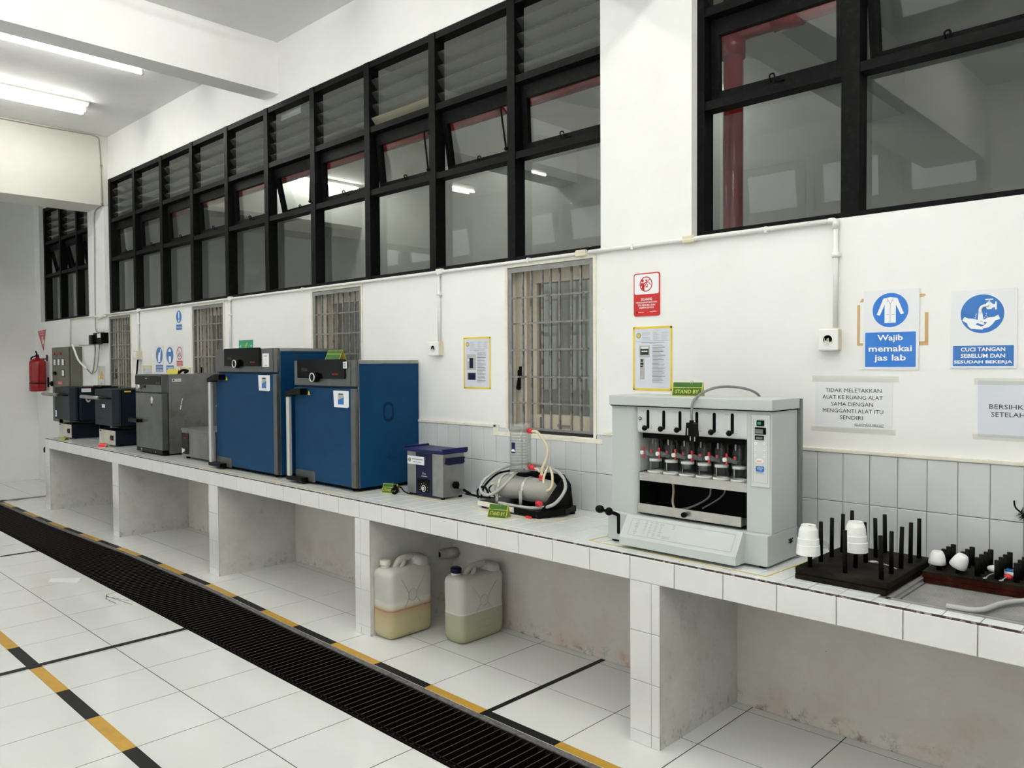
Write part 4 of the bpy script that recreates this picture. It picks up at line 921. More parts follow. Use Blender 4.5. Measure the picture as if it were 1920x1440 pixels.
m = MB(); m.cyl(T @ Vector((-.006, -.012, 0)), T @ Vector((-.006, -.032, -.004)), .0024, 0, 8); m.cyl(T @ Vector((.008, -.012, 0)), T @ Vector((.008, -.032, -.004)), .0024, 0, 8); m.build('pin', 'steel', pl)
m = MB(); m.tube([(-1.83, -.37, .80), (-1.80, -.36, .80), (-1.77, -.35, .775), (-1.74, -.30, .762), (-1.6, -.12, .760)], .004, 0, 8); m.build('cord', 'black', pl)

# ================================================================ stand-by cards
def card(lab, c, rz, w_=.105, h_=.058, txt='STAND BY', mats=('green_card', 'yellow_card'), lean=.42):
    root = thing('stand_by_card' if txt else 'folded_card', lab, 'card', c); root.rotation_euler = (0, 0, rz)
    dx = math.sin(lean)*h_; hz = math.cos(lean)*h_
    WL[root.name] = Vector((0, 0, 0))
    for s_ in (-1, 1):
        m = MB(); m.slab([(-w_/2, s_*dx, 0), (w_/2, s_*dx, 0), (w_/2, 0, hz), (-w_/2, 0, hz)], (0, s_, .4), .0008, 1)
        e = .003
        def L(u, v): return (u, s_*dx*(1-v/h_) + s_*.0011, hz*v/h_)
        m.slab([L(-w_/2+e, e), L(w_/2-e, e), L(w_/2-e, h_*.60), L(-w_/2+e, h_*.60)], (0, s_, .4), .0005, 0)
        m.slab([L(-w_/2+e, h_*.64), L(w_/2-e, h_*.64), L(w_/2-e, h_-.001), L(-w_/2+e, h_-.001)], (0, s_, .4), .0005, 0)
        if txt and s_ < 0:
            R = Matrix.Translation((0, -dx*(1-.33)-.0022, hz*.33)) @ Matrix.Rotation(PI/2-lean, 4, 'X')
            m.text(txt, w_*.78, h_*.27, (0, -dx*(1-.33)-.0020, hz*.32+.0006), 1, Matrix.Rotation(PI/2-lean, 4, 'X'), bold=.01)
        p_ = m.build('card_face', list(mats), root, loc=(0, 0, 0)); p_.parent = root; p_.location = (0, 0, 0)
    m = MB(); m.tube([(.012, -.004, hz-.008), (.014, -.005, hz+.004), (.018, 0, hz+.006), (.022, -.004, hz+.002), (.018, -.007, hz-.010)], .0009, 0, 6, 4); q = m.build('staple_clip', 'steel', root, loc=(0, 0, 0)); q.parent = root; q.location = (0, 0, 0)
    return root
card('green stand by card on the bench in front of the ultrasonic bath', (-1.915, -.345, H), .35, .100, .058)
card('green stand by card on the bench in front of the water still', (-.915, -.440, H), .30, .105, .068)
card('green stand by card standing on top of the grey analyser', (.105, -.355, 1.379), .30, .125, .062)
c4 = card('crumpled green and yellow card on top of the shorter blue oven', (-2.50, -.33, 1.543), .1, .145, .072, '')
card('crumpled yellow card on top of the steel oven', (-4.92, -.35, 1.441), .6, .10, .05, '', ('yellow_card', 'yellow_card'))
card('small red and white folded card by the second furnace', (-6.03, -.545, H), .5, .09, .05, '', ('red_plastic', 'offwhite'), .7)
card('small lime green folded card at the far end of the bench', (-7.12, -.555, H), .2, .10, .04, '', ('lime_card', 'lime_card'), .8)
m = MB(); m.tube([(-4.83-.03, -.33, 1.452), (-4.85, -.30, 1.475), (-4.82, -.27, 1.468), (-4.82, -.30, 1.452)], .011, 0, 8, 4); tag(m.build('cable_knot', 'black', loc=(-4.84, -.3, 1.441)), 'black knotted cord beside the yellow card on the steel oven', 'cord')
m = MB(); m.box(-7.02, -6.78, -.30, -.20, 1.297, 1.312, 0, .004); tag(m.build('flat_tray', 'black', loc=(-6.9, -.25, 1.297)), 'flat black tray on top of the far left furnace', 'tray')

# ================================================================ water still
ws = thing('water_still', 'old glass water still with a clear upright cylinder and hoses', 'water still', (-.93, -.24, H))
m = MB()
m.prism([(-1.185, -.320), (-.735, -.362), (-.672, -.215), (-.70, -.10), (-1.15, -.10)], 'z', H+.010, H+.038, 0)
for x, y in ((-1.16, -.305), (-.745, -.335), (-.70, -.13), (-1.12, -.12)): m.cyl((x, y, H), (x, y, H+.012), .014)
m.prism([(-.335, H+.036), (-.13, H+.036), (-.115, .865), (-.15, .935), (-.175, .935)], 'x', -.735, -.722, 0)
m.prism([(-1.15, H+.036), (-.72, H+.036), (-.735, .90), (-.78, .945), (-1.10, .945), (-1.16, .86)], 'y', -.115, -.100, 0)
m.build('base', 'black', ws)
m = MB(); m.slab([(-1.187, -.3225, H+.012), (-.90, -.349, H+.012), (-.90, -.349, H+.037), (-1.187, -.3225, H+.037)], (0, -1, 0), .006); m.build('front_trim', 'offwhite', ws)
Tb = Matrix.Translation((-.935, -.222, .868)) @ Matrix.Rotation(PI/2, 4, 'Y')
m = MB(); pr = [(.0001, -.205), (.030, -.200), (.050, -.185), (.060, -.165), (.062, -.10), (.058, -.03), (.062, .03), (.062, .13), (.058, .165), (.045, .185), (.022, .196), (.0001, .198)]
m.lathe(pr, mi=0, seg=32, mat4=Tb); bo = m.build('boiler_vessel', 'boiler_glass', ws)
m = MB(); m.tube([(-1.08+.26*i/40, -.222+.036*math.cos(i*1.9), .868+.036*math.sin(i*1.9)) for i in range(41)], .004, 0, 6, 2); m.build('coil', 'alu', bo)
for xc in (-1.075, -.905):
    m = MB(); th = [i*PI/9 for i in range(-1, 11)]
    for a0, a1 in zip(th, th[1:]):
        r_ = .0645; m.slab([(xc-.008, -.222-r_*math.cos(a0), .868+r_*math.sin(a0)), (xc+.008, -.222-r_*math.cos(a0), .868+r_*math.sin(a0)), (xc+.008, -.222-r_*math.cos(a1), .868+r_*math.sin(a1)), (xc-.008, -.222-r_*math.cos(a1), .868+r_*math.sin(a1))], (0, 0, .001), .0012)
    m.box(xc-.009, xc+.009, -.296, -.292, H+.030, .868); m.box(xc-.009, xc-.004, -.297, -.290, H+.03, .83, 0); m.build('clamp_strap', 'steel_light', ws)
m = MB(); R0 = .0550; cx_, cy_ = -.972, -.222
m.lathe([(R0-.003, .955), (R0, .955), (R0+.0005, 1.205), (R0-.0025, 1.205), (R0-.003, .96)], (cx_, cy_, 0), 0, 36, close=True); m.lathe([(R0-.004, .957), (.0001, .957)], (cx_, cy_, 0), 0, 36)
cy2 = m.build('upright_cylinder', 'acrylic', ws)
m = MB()
for i in range(14): z = .985+i*.015; m.tube([(cx_+.044*math.cos(t*PI/8), cy_+.044*math.sin(t*PI/8), z+.0009*t) for t in range(17)], .0022, 0, 6, 1)
m.tube([(cx_+.01, cy_, .955), (cx_+.01, cy_, 1.17)], .005, 0, 8, 1); m.cyl((cx_, cy_, .957), (cx_, cy_, .966), .018, 0, 16); m.build('condenser_coil', 'acrylic', cy2)
m = MB(); f = []
for i in range(6):
    a0 = -1.78+.075*i; a1 = a0+.075; r_ = R0+.0012
    m.slab([(cx_+r_*math.cos(a0), cy_+r_*math.sin(a0), 1.055), (cx_+r_*math.cos(a1), cy_+r_*math.sin(a1), 1.055), (cx_+r_*math.cos(a1), cy_+r_*math.sin(a1), 1.110), (cx_+r_*math.cos(a0), cy_+r_*math.sin(a0), 1.110)], (math.cos(a0), math.sin(a0), 0), .0005)
    m.slab([(cx_+(r_+.001)*math.cos(a0), cy_+(r_+.001)*math.sin(a0), 1.063), (cx_+(r_+.001)*math.cos(a1), cy_+(r_+.001)*math.sin(a1), 1.063), (cx_+(r_+.001)*math.cos(a1), cy_+(r_+.001)*math.sin(a1), 1.069+.006*(1 if 0 < i < 5 else 0)), (cx_+(r_+.001)*math.cos(a0), cy_+(r_+.001)*math.sin(a0), 1.069+.006*(1 if 0 < i < 5 else 0))], (math.cos(a0), math.sin(a0), 0), .0005, 1)
m.build('label_sticker', ['navy_lid', 'ink_white'], cy2)
m = MB(); m.cyl((-.815, -.235, .80), (-.815, -.235, .925), .026, 0, 20); m.cyl((-.815, -.235, .925), (-.815, -.235, .935), .015, 0, 16); m.build('side_vessel', 'boiler_glass', ws)
m = MB(); m.cyl((-.920, -.225, 1.176), (-.900, -.225, 1.170), .009, 0, 10); m.build('outlet_tube', 'acrylic', cy2)
for p0, p1, r_ in (((-.914, -.225, 1.173), (-.886, -.225, 1.168), .012), ((-.905, -.225, .985), (-.870, -.225, .980), .012), ((-.815, -.235, .925), (-.815, -.235, .952), .014), ((-.755, -.330, .825), (-.725, -.345, .832), .013)):
    m = MB(); m.cyl(p0, p1, r_, 0, 12); m.cyl(p0, (Vector(p0)+(Vector(p1)-Vector(p0))*.25), r_*1.15, 0, 12); m.build('hose_connector', 'red_plastic', ws)
m = MB(); m.tube([(-.888, -.225, 1.169), (-.855, -.22, 1.165), (-.815, -.21, 1.12), (-.795, -.21, 1.08), (-.80, -.215, 1.03), (-.813, -.23, .985), (-.815, -.235, .945)], .0075, 0, 10)
m.build('upper_hose', 'hose_cream', ws)
m = MB(); m.tube([(-.872, -.225, .980), (-.845, -.228, .975), (-.825, -.24, .970)], .006, 0, 8); m.tube([(-.800, -.20, .995), (-.795, -.24, .94), (-.77, -.26, .89), (-.745, -.26, .885), (-.740, -.24, .91), (-.765, -.21, .955), (-.79, -.20, .99)], .0065, 0, 8)
m.build('lower_hose', 'hose_cream', ws)
m = MB(); m.tube([(-.995, -.225, .955), (-1.02, -.27, .90), (-1.07, -.31, .845), (-1.14, -.315, .825), (-1.195, -.30, .85), (-1.20, -.25, .90), (-1.14, -.18, .955), (-1.02, -.15, .985), (-.90, -.14, .985), (-.80, -.14, .965), (-.72, -.17, .93), (-.685, -.21, .88), (-.70, -.28, .82), (-.78, -.325, .800), (-.90, -.335, .797), (-1.03, -.325, .797)], .0085, 0, 10)
m.build('looped_hose', 'hose_grey', ws)
m = MB(); m.tube([(-1.01, -.19, .955), (-1.07, -.20, .925), (-1.13, -.23, .885), (-1.165, -.25, .87)], .007, 0, 8); m.build('loose_hose', 'hose_cream', ws)
m = MB(); m.tube([(-1.19, -.30, .80), (-1.21, -.25, .86), (-1.18, -.18, .92), (-1.10, -.14, .94), (-1.03, -.13, .95)], .006, 0, 8); m.tube([(-1.20, -.31, .80), (-1.215, -.30, .84), (-1.17, -.29, .86), (-1.14, -.28, .80)], .006, 0, 8); m.build('wire', 'black', ws)
m = MB(); m.box(-.80, -.765, -.372, -.360, H, H+.012, 0, .003); tag(m.build('red_clip', 'red_plastic', loc=(-.78, -.366, H)), 'small red clip on the bench in front of the still', 'clip')

# marking tape rectangles on the bench
def marks(lab, pts, closed=False, wd=.006):
    m = MB(); P = pts+([pts[0]] if closed else [])
    for a, b in zip(P, P[1:]):
        a = Vector((*a, H+.0008)); b = Vector((*b, H+.0008)); d = (b-a).normalized(); n_ = Vector((-d.y, d.x, 0))*wd/2
        m.slab([a-n_, b-n_, b+n_, a+n_], (0, 0, 1), .0005)
    tag(m.build('marking_tape', 'yellow_line', loc=(*pts[0], H)), lab, 'marking tape')
marks('thin yellow tape on the bench around the water still', [(-1.19, -.33), (-1.205, -.365), (-.640, -.388), (-.635, -.15)])
marks('thin yellow tape on the bench around the grey analyser', [(-.245, -.30), (-.265, -.545), (.555, -.578), (.575, -.24)])
marks('thin yellow tape on the bench around the ultrasonic bath', [(-1.79, -.335), (-1.47, -.345), (-1.445, -.15)])
marks('thin yellow tape along the bench edge below the blue ovens', [(-3.9, -.575), (-2.02, -.58), (-1.99, -.40)], wd=.008)

# ================================================================ fibre analyser
fa = thing('fiber_analyser', 'large grey green analyser with six glass columns behind its opening', 'laboratory analyser', (.158, -.36, H))
F = -.459
m = MB(); m.box(-.205, .521, -.491, -.235, H+.010, .880, 0, .003)
m.prism([(-.489, .884), (-.503, .884), (-.560, .800), (-.562, .768), (-.489, .766)], 'x', -.095, .430)
for x in (-.18, .49):
    for y in (-.46, -.26): m.cyl((x, y, H), (x, y, H+.012), .016, 1)
m.box(-.19, -.11, -.48, -.3, H+.002, H+.012, 1)
bs = m.build('base', ['analyser', 'black_matt'], fa)
# instruction panel on the sloped face
sl = Vector((0, -.057, -.084)).normalized(); nn = Vector((0, -.084, .057)).normalized()
def SP(x, t): p = Vector((x, -.503, .884)) + sl*t + nn*.0006; return p
m = MB()
def sline(x0, t0, x1, t1, wd=.0008, mi=0):
    a = SP(x0, t0); b = SP(x1, t1); d = (b-a).normalized(); q = d.cross(nn)*wd; m.slab([a-q, b-q, b+q, a+q], nn, .0003, mi)
for a in (((-.06, .014), (.405, .014)), ((-.06, .086), (.405, .086)), ((-.06, .014), (-.06, .086)), ((.405, .014), (.405, .086))): sline(a[0][0], a[0][1], a[1][0], a[1][1])
rnd = random.Random(3)
for xc, wd, n in ((-.030, .022, 9), (.012, .012, 8), (.035, .014, 9), (.060, .014, 9), (.085, .020, 8), (.140, .016, 3)):
    for i in range(n):
        t = .020+i*.0072; w_ = wd*rnd.uniform(.4, 1); sline(xc-w_/2, t, xc+w_/2, t, .0013 if n > 3 else .0016)
for i in range(3): sline(.10, .070+.004*i, .135, .070+.004*i, .0008)
m.build('printed_panel', 'ink_soft', bs)
m = MB(); m.prism([(-.205, F)] + [(-.105+.028*math.sin(a*PI/12), F+.028-.028*math.cos(a*PI/12)) for a in range(7)] + [(-.077, -.25), (-.205, -.25)], 'z', .880, 1.336, 0)
m.box(.421, .521, F, -.245, .880, 1.336, 0, .002); m.box(-.203, .519, -.29, -.245, .880, 1.336, 0)
m.build('housing', 'analyser', fa)
m = MB(); m.box(-.209, .530, -.478, -.243, 1.338, 1.379, 0, .003); m.box(-.204, .526, -.472, -.25, 1.334, 1.338, 1); m.build('top_cover', ['analyser', 'black_matt'], fa)
m = MB(); m.box(-.206, .532, -.242, -.219, H+.008, 1.375, 0, .002); m.build('back_cover', 'analyser_dark', fa)
m = MB(); m.box(-.074, .420, -.300, -.291, .885, 1.33); m.box(-.076, -.074, -.44, -.29, .885, 1.06); m.box(.419, .421, -.44, -.29, .885, 1.33); m.box(-.074, .42, -.44, -.29, .884, .887); m.box(-.074, .42, -.42, -.30, 1.20, 1.25); m.build('inner_lining', 'black_matt', fa)
m = MB(); m.box(-.0765, .4205, F+.004, F+.030, 1.238, 1.334, 0); m.prism([(F+.004, 1.2385), (F+.006, 1.230), (F+.012, 1.225), (F+.030, 1.225), (F+.030, 1.2385)], 'x', -.0765, .4205)
sp_ = m.build('slide_panel', 'analyser_light', fa)
for i in range(6):
    x = -.024+.0766*i
    m = MB(); m.prism(rrect(x-.0065, x+.0065, 1.243, 1.322, .0064), 'y', F+.0025, F+.0045)
    m.build('slot', 'black_matt', sp_)
    m = MB(); m.cyl((x, F+.006, 1.250), (x, F-.016, 1.250), .005, 0, 10); ball(m, (x-.001, F-.020, 1.247), .0115); m.build('slide_knob', 'black', sp_)
    m = MB()
    for z, a, b in ((1.316, -.031, -.013), (1.256, -.031, -.014), (1.248, -.028, -.014), (1.246, .012, .020), (1.256, .017, .019), (1.253, .017, .019), (1.318, .018, .020), (1.314, .018, .020)): m.box(x+a, x+b, F+.0034, F+.0042, z, z+.0011)
    m.build('scale_mark', 'ink_grey', sp_)
m = MB(); m.cyl((-.063, F+.004, 1.284), (-.063, F+.002, 1.284), .0075, 0, 16); m.cyl((-.063, F+.002, 1.284), (-.063, F+.0015, 1.284), .004, 1, 12); m.build('screw', ['black', 'alu'], sp_)
m = MB(); m.box(-.072, .420, -.446, -.300, 1.052, 1.058, 0, .001); m.box(-.072, .420, -.449, -.446, 1.024, 1.058)
m.build('shelf', 'steel_light', fa)
m = MB(); m.box(-.070, .401, F-.006, F-.002, .892, .930, 0, .001); m.box(-.070, .401, F, -.31, .894, .897); tr_ = m.build('drip_tray', 'steel_light', fa)
m = MB(); m.cyl((.163, F-.005, .911), (.163, F-.020, .911), .007, 0, 12); m.cyl((.163, F-.018, .911), (.163, F-.030, .911), .0115, 0, 16, .010); m.build('tray_knob', 'black', tr_)
for pts, r_, mi in (([(.01, -.33, 1.04), (.02, -.33, .98), (.035, -.36, .93), (.06, -.38, .90)], .005, 'hose_cream'), ([(.18, -.32, 1.04), (.19, -.33, .97), (.12, -.36, .92), (.06, -.38, .905)], .004, 'cable_grey'), ([(.26, -.32, 1.04), (.25, -.33, .98), (.17, -.35, .92)], .003, 'cable_grey'), ([(.40, -.32, 1.04), (.41, -.34, .98)], .004, 'cable_grey')):
    m = MB(); m.tube(pts, r_, 0, 8); m.build('inner_hose', mi, fa)
# glass columns
for i in range(6):
    x = -.024+.0766*i; y = -.398; z0 = 1.058
    m = MB(); m.lathe([(.0315, z0+.004), (.0315, z0+.115), (.028, z0+.128), (.020, z0+.134), (.020, z0+.17)], (x, y, 0), 0, 28, close=True)
    m.cyl((x+.0, y, z0+.05), (x, y, z0+.19), .0045, 0, 10, caps=False); m.cyl((x+.021, y+.01, z0+.01), (x+.021, y+.01, z0+.19), .004, 0, 8, caps=False)
    gc = m.build('glass_column', 'clear', fa)
    m = MB(); m.lathe([(.024, z0), (.0335, z0), (.034, z0+.0055), (.025, z0+.0055), (.024, z0)], (x, y, 0), 0, 28, close=True); m.lathe([(.018, z0+.046), (.0265, z0+.046), (.0265, z0+.056), (.018, z0+.056)], (x, y, 0), 0, 28); m.build('seal_ring', 'white', gc)
    if i in (2, 3):
        m = MB(); m.lathe([(.021, z0+.026), (.022, z0+.026), (.022, z0+.046)], (x, y, 0), 0, 24, close=True); m.build('crucible_holder', 'steel_dark', gc)
    m = MB(); m.cyl((x-.022, y+.01, z0+.115), (x-.022, y+.01, z0+.19), .0028, 0, 8); m.cyl((x-.017, y-.01, z0+.008), (x-.017, y-.01, z0+.045), .0016, 0, 8); m.build('support_rod', 'alu', gc)
    vx, vy, vz = x-.036, y-.028, z0+.082
    m = MB(); m.cyl((vx, vy, vz), (vx+.03, vy+.022, vz-.012), .0115, 0, 12, .007); m.build('valve_body', 'acrylic', gc)
    m = MB(); m.box(vx-.0035, vx+.0035, vy-.010, vy-.004, vz-.022, vz+.024, 0, .002); m.cyl((vx+.022, vy+.01, vz+.006), (vx+.030, vy+.012, vz+.006), .006, 0, 8); vl = m.build('valve_lever', 'red_plastic', gc)
    m = MB(); m.cyl((vx-.002, vy-.008, vz), (vx-.006, vy-.018, vz), .0085, 0, 16); m.build('valve_cap', 'white', vl)
# control panel
m = MB(); Y = F-.001
def fr(x0, x1, z0, z1, wd, mi): 
    for a in ((x0, x1, z0, z0+wd), (x0, x1, z1-wd, z1), (x0, x0+wd, z0, z1), (x1-wd, x1, z0, z1)): m.box(a[0], a[1], Y-.0016, Y-.0009, a[2], a[3], mi)
m.box(.4385, .5145, Y-.0010, Y+.001, 1.052, 1.322, 0); fr(.4385, .5145, 1.052, 1.322, .0012, 1); fr(.4475, .5060, 1.068, 1.305, .0008, 1)
for x, z in ((.443, 1.317), (.510, 1.317), (.443, 1.057), (.510, 1.057)): m.cyl((x, Y-.001, z), (x, Y-.003, z), .0022, 2, 10)
for x in (.458, .492):
    for z, r_ in ((1.215, .0052), (1.193, .0052), (1.170, .0050)): m.cyl((x, Y-.001, z), (x, Y-.0022, z), r_, 2, 16); m.box(x-.002, x+.002, Y-.0026, Y-.0022, z-.0015, z+.0015, 1)
P_ = [(.473+.0155*math.cos(a*PI/12), 1.150+.0085*math.sin(a*PI/12)) for a in range(24)]; m.prism(P_, 'y', Y-.0022, Y-.001, 2); m.box(.463, .483, Y-.0026, Y-.0022, 1.150, 1.1515, 4); m.box(.463, .479, Y-.0026, Y-.0022, 1.146, 1.1475, 4)
m.prism(rrect(.459, .491, 1.110, 1.130, .003), 'y', Y-.002, Y-.001, 3); m.text('VELP', .024, .011, (.475, Y-.0021, 1.1215), 0); m.text('SCIENTIFICA', .028, .0045, (.475, Y-.0012, 1.1065), 3); m.box(.455, .493, Y-.0018, Y-.001, 1.1010, 1.1020, 1); m.box(.4475, .459, Y-.0016, Y-.001, 1.120, 1.1207, 1); m.box(.491, .506, Y-.0016, Y-.001, 1.120, 1.1207, 1)
for i in range(4): m.box(.496, .502, Y-.0016, Y-.001, 1.232+.004*i, 1.2327+.004*i, 1)
cpn = m.build('control_panel', ['analyser_light', 'ink_soft', 'white', 'sign_blue', 'red_plastic'], fa)
m = MB(); m.prism(rrect(.4625, .4915, 1.280, 1.3015, .003), 'y', Y-.005, Y-.001); m.box(.4665, .4805, Y-.0062, Y-.005, 1.285, 1.296, 1, .001); m.build('power_switch', ['black', 'sign_green'], cpn)
m = MB(); m.box(.455, .4985, Y-.0035, Y-.001, 1.249, 1.275, 0); m.box(.4565, .4875, Y-.004, Y-.0035, 1.252, 1.2685, 1); m.box(.455, .490, Y-.0035, Y-.001, 1.228, 1.2445, 0); m.box(.460, .486, Y-.004, Y-.0035, 1.231, 1.2395, 1); m.build('display', ['black_gloss', 'analyser_dark'], cpn)
# lever on the left of the base
m = MB(); m.prism(rrect(-.1565, -.1415, .790, .878, .0074), 'y', -.4925, -.491); m.tube([(-.149, -.489, .870), (-.152, -.505, .878), (-.168, -.520, .886)], .008, 0, 8, 3); ball(m, (-.172, -.528, .889), .0175); m.build('side_lever', 'black', bs)
m = MB(); m.cyl((-.172, -.528, .889), (-.20, -.545, .895), .006, 0, 8); ball(m, (-.205, -.548, .898), .017, 0, 16, (1.25, 1, 1)); m.build('lever_grip', 'black', bs)
m = MB(); m.cyl((.521, -.300, .832), (.5225, -.300, .832), .010, 0, 12); m.box(.521, .5225, -.318, -.312, .836, .842, 0); m.box(.521, .5225, -.288, -.282, .836, .842, 0); m.cyl((.521, -.316, .828), (.5225, -.316, .828), .003, 0, 8); m.cyl((.521, -.284, .828), (.5225, -.284, .828), .003, 0, 8); m.build('side_port', 'black', bs)
pc = thing('power_plug', 'black plug hanging on its grey cable across the analyser front', 'plug', (.235, -.50, 1.27))
m = MB(); m.tube([(.36, -.205, 1.33), (.345, -.215, 1.385), (.31, -.27, 1.412), (.265, -.36, 1.420), (.235, -.43, 1.405), (.215, -.492, 1.370), (.212, -.505, 1.32), (.214, -.505, 1.285)], .0052, 0, 10); m.build('cable', 'cable_grey', pc)
m = MB(); m.prism([(.196, 1.232), (.234, 1.230), (.232, 1.252), (.230, 1.278), (.222, 1.284), (.200, 1.283), (.198, 1.262)], 'y', -.525, -.487); m.cyl((.213, -.506, 1.280), (.213, -.506, 1.292), .009, 0, 10); m.build('plug_body', 'black', pc)
m = MB(); m.cyl((.207, -.506, 1.232), (.207, -.506, 1.212), .0024, 0, 8); m.cyl((.226, -.506, 1.232), (.226, -.506, 1.210), .0024, 0, 8); m.box(.2055, .2085, -.5262, -.525, 1.235, 1.262); m.build('pin', 'alu', pc)

# ================================================================ drying racks, sink tray
st = thing('drainer_tray', 'ridged stainless draining board set into the bench at the right', 'draining board', (1.55, -.31, H))
m = MB(); m.box(.955, 2.2, -.560, -.02, H-.010, H-.004, 0); m.box(.955, 2.2, -.562, -.545, H-.006, H+.003, 0, .001); m.box(.955, .972, -.562, -.02, H-.006, H+.003, 0, .001)
n = 34
m.box(.985, 2.16, -.532, -.03, H-.0045, H-.0035, 1)
for i in range(n):
    y = -.525+.0145*i
    m.prism([(y, H-.004), (y+.002, H+.0005), (y+.0055, H+.0005), (y+.0075, H-.004)], 'x', .995, 2.15)
m.build('ridged_surface', ['sink_ridge', 'sink'], st)
m = MB(); m.tube([(1.13, -.548, .765), (1.19, -.545, .766), (1.225, -.52, .768), (1.25, -.42, .768), (1.30, -.34, .77), (1.36, -.29, .775), (1.5, -.2, .78)], .0085, 0, 10); tag(m.build('rubber_hose', 'hose_grey', loc=(1.2, -.53, .76)), 'grey rubber hose lying across the ridged draining board', 'hose')

rk = thing('peg_rack', 'large black wooden drying rack with tall pegs', 'drying rack', (.80, -.31, H))
m = MB(); m.box(.640, .948, -.530, -.075, H, H+.021, 0, .004); m.box(.643, .955, -.535, -.080, H+.022, H+.045, 0, .004); m.build('rack_board', 'black_wood', rk)
pegs = []
for i, x in enumerate((.683, .805, .923)):
    for j, y in enumerate((-.503, -.410, -.313, -.213, -.118)):
        m = MB(); lx = random.uniform(-.004, .004); ly = random.uniform(-.004, .004)
        m.cyl((x, y, H+.043), (x+lx, y+ly, H+.043+.146), .0078, 0, 12, .0070); m.build('peg', 'peg', rk)
def pcup(lab, x, y, zr, tilt=(0, 0)):
    root = thing('plastic_cup', lab, 'cup', (x, y, zr), 'upturned white cups on the rack')
    root.rotation_euler = (tilt[0], tilt[1], 0)
    WL[root.name] = Vector((0, 0, 0))
    m = MB()
    m.lathe([(.0390, 0), (.0405, .001), (.0400, .006), (.0385, .034), (.0368, .0355), (.0358, .057), (.0342, .0585), (.0320, .080), (.0305, .088), (.0255, .099), (.0240, .1045), (.0225, .1030), (.0001, .1030)], (0, 0, 0), 0, 48, smooth=False); m.lathe([(.0375, 0), (.034, .05), (.030, .09), (.0001, .10)], (0, 0, 0), 0, 32)
    o = m.build('cup_wall', 'white', root, loc=(0, 0, 0)); o.parent = root; o.location = (0, 0, 0)
pcup('upturned white plastic cup on the outer corner peg of the large rack', .675, -.498, .841, (0, .0))
pcup('upturned white plastic cup on a middle peg of the large rack', .806, -.412, .857, (0, .0))
bk = thing('glass_beaker', 'clear glass beaker lying between the analyser and the large rack', 'beaker', (.572, -.19, H))
T = Matrix.Translation((.585, -.165, H+.030)) @ Matrix.Rotation(.35, 4, 'Z') @ Matrix.Rotation(PI/2, 4, 'X')
m = MB(); m.lathe([(.0285, -.04), (.030, -.036), (.030, .040), (.033, .045), (.0318, .046), (.0285, .04), (.0285, -.034), (.0001, -.036)], mi=0, seg=28, mat4=T, close=True); m.build('beaker_wall', 'clear', bk)
def spoon(lab, p0, p1, mname='steel_light', bowl=.011):
    m = MB(); a = Vector(p0); b = Vector(p1); m.tube([a, (a+b)/2+Vector((0, 0, .003)), b], .0022, 0, 8, 4)
    d = (a-b).normalized(); ang = math.atan2(d.y, d.x); T = Matrix.Translation(a+d*bowl) @ Matrix.Rotation(ang, 4, 'Z'); ball(m, a, bowl, 0, 16, (1.5, .9, .35), T)
    tag(m.build('spoon', mname, loc=tuple(b)), lab, 'spoon')
spoon('steel spoon lying on the large black rack beside the middle cup', (.868, -.39, .824), (.925, -.36, .806))

r2k = thing('peg_rack', 'low reddish wooden rack with short pegs standing on the draining board', 'drying rack', (1.35, -.15, H))
m = MB(); m.prism([(.986, -.283), (1.70, -.268), (1.70, -.012), (.976, -.022)], 'z', H+.003, H+.018); m.prism([(.982, -.279), (1.70, -.262), (1.70, -.012), (.976, -.022)], 'z', H+.019, H+.040, 1); m.prism([(.9815, -.2800), (1.70, -.2630), (1.70, -.2622), (.9815, -.2792)], 'z', H+.019, H+.034, 0); m.build('rack_board', ['red_wood', 'black_wood'], r2k)
for i, x in enumerate((1.020, 1.080, 1.137, 1.195, 1.250, 1.31, 1.37)):
    for j, y in enumerate((-.225, -.178, -.128, -.080)):
        if x < 1.03 and j == 3: pass
        m = MB(); h = .066 if j else .064
        m.cyl((x+.002*j, y, H+.038), (x+.002*j, y, H+.038+h), .0088, 0, 12); m.build('peg', 'peg', r2k)
def crucible(lab, x, y, z, rx, ry):
    root = thing('porcelain_cup', lab, 'cup', (x, y, z), 'small white cups on the low rack'); root.rotation_euler = (rx, ry, 0); WL[root.name] = Vector((0, 0, 0))
    m = MB(); m.lathe([(.0262, 0), (.0282, .001), (.0265, .014), (.0225, .032), (.0170, .043), (.0155, .0445), (.0001, .0445)], (0, 0, 0), 0, 28); m.lathe([(.0262, 0), (.022, .022), (.0001, .035)], (0, 0, 0), 0, 28)
    o = m.build('cup_wall', 'white', root, loc=(0, 0, 0)); o.parent = root; o.location = (0, 0, 0)
crucible('small white upturned cup at the left end of the low rack, upright', 1.014, -.228, .816, .05, .04)
crucible('small white upturned cup on the low rack, leaning to the right', 1.078, -.228, .818, .12, .42)
spoon('thin steel spoon on the low rack between the third and fourth pegs', (1.168, -.246, .800), (1.182, -.20, .806), bowl=.007)
spoon('thin steel spoon on the low rack between the fourth and fifth pegs', (1.215, -.246, .800), (1.228, -.20, .806), bowl=.007)
m = MB(); ball(m, (1.225, -.215, .806), .0105, 0, 16, (1.3, 1, .8)); tag(m.build('rubber_stopper', 'red_plastic', loc=(1.225, -.215, .795)), 'small red rubber bulb on the low rack', 'rubber bulb')
m = MB(); ball(m, (1.175, -.16, .812), .016, 0, 16, (1.6, 1, .8)); m.box(1.19, 1.25, -.17, -.14, .797, .812, 0, .005); m.box(1.205, 1.245, -.168, -.142, .812, .818, 1, .002); tag(m.build('plastic_bottle', ['white', 'sign_blue'], loc=(1.19, -.16, .795)), 'white and blue plastic bottle lying on the low rack', 'bottle')
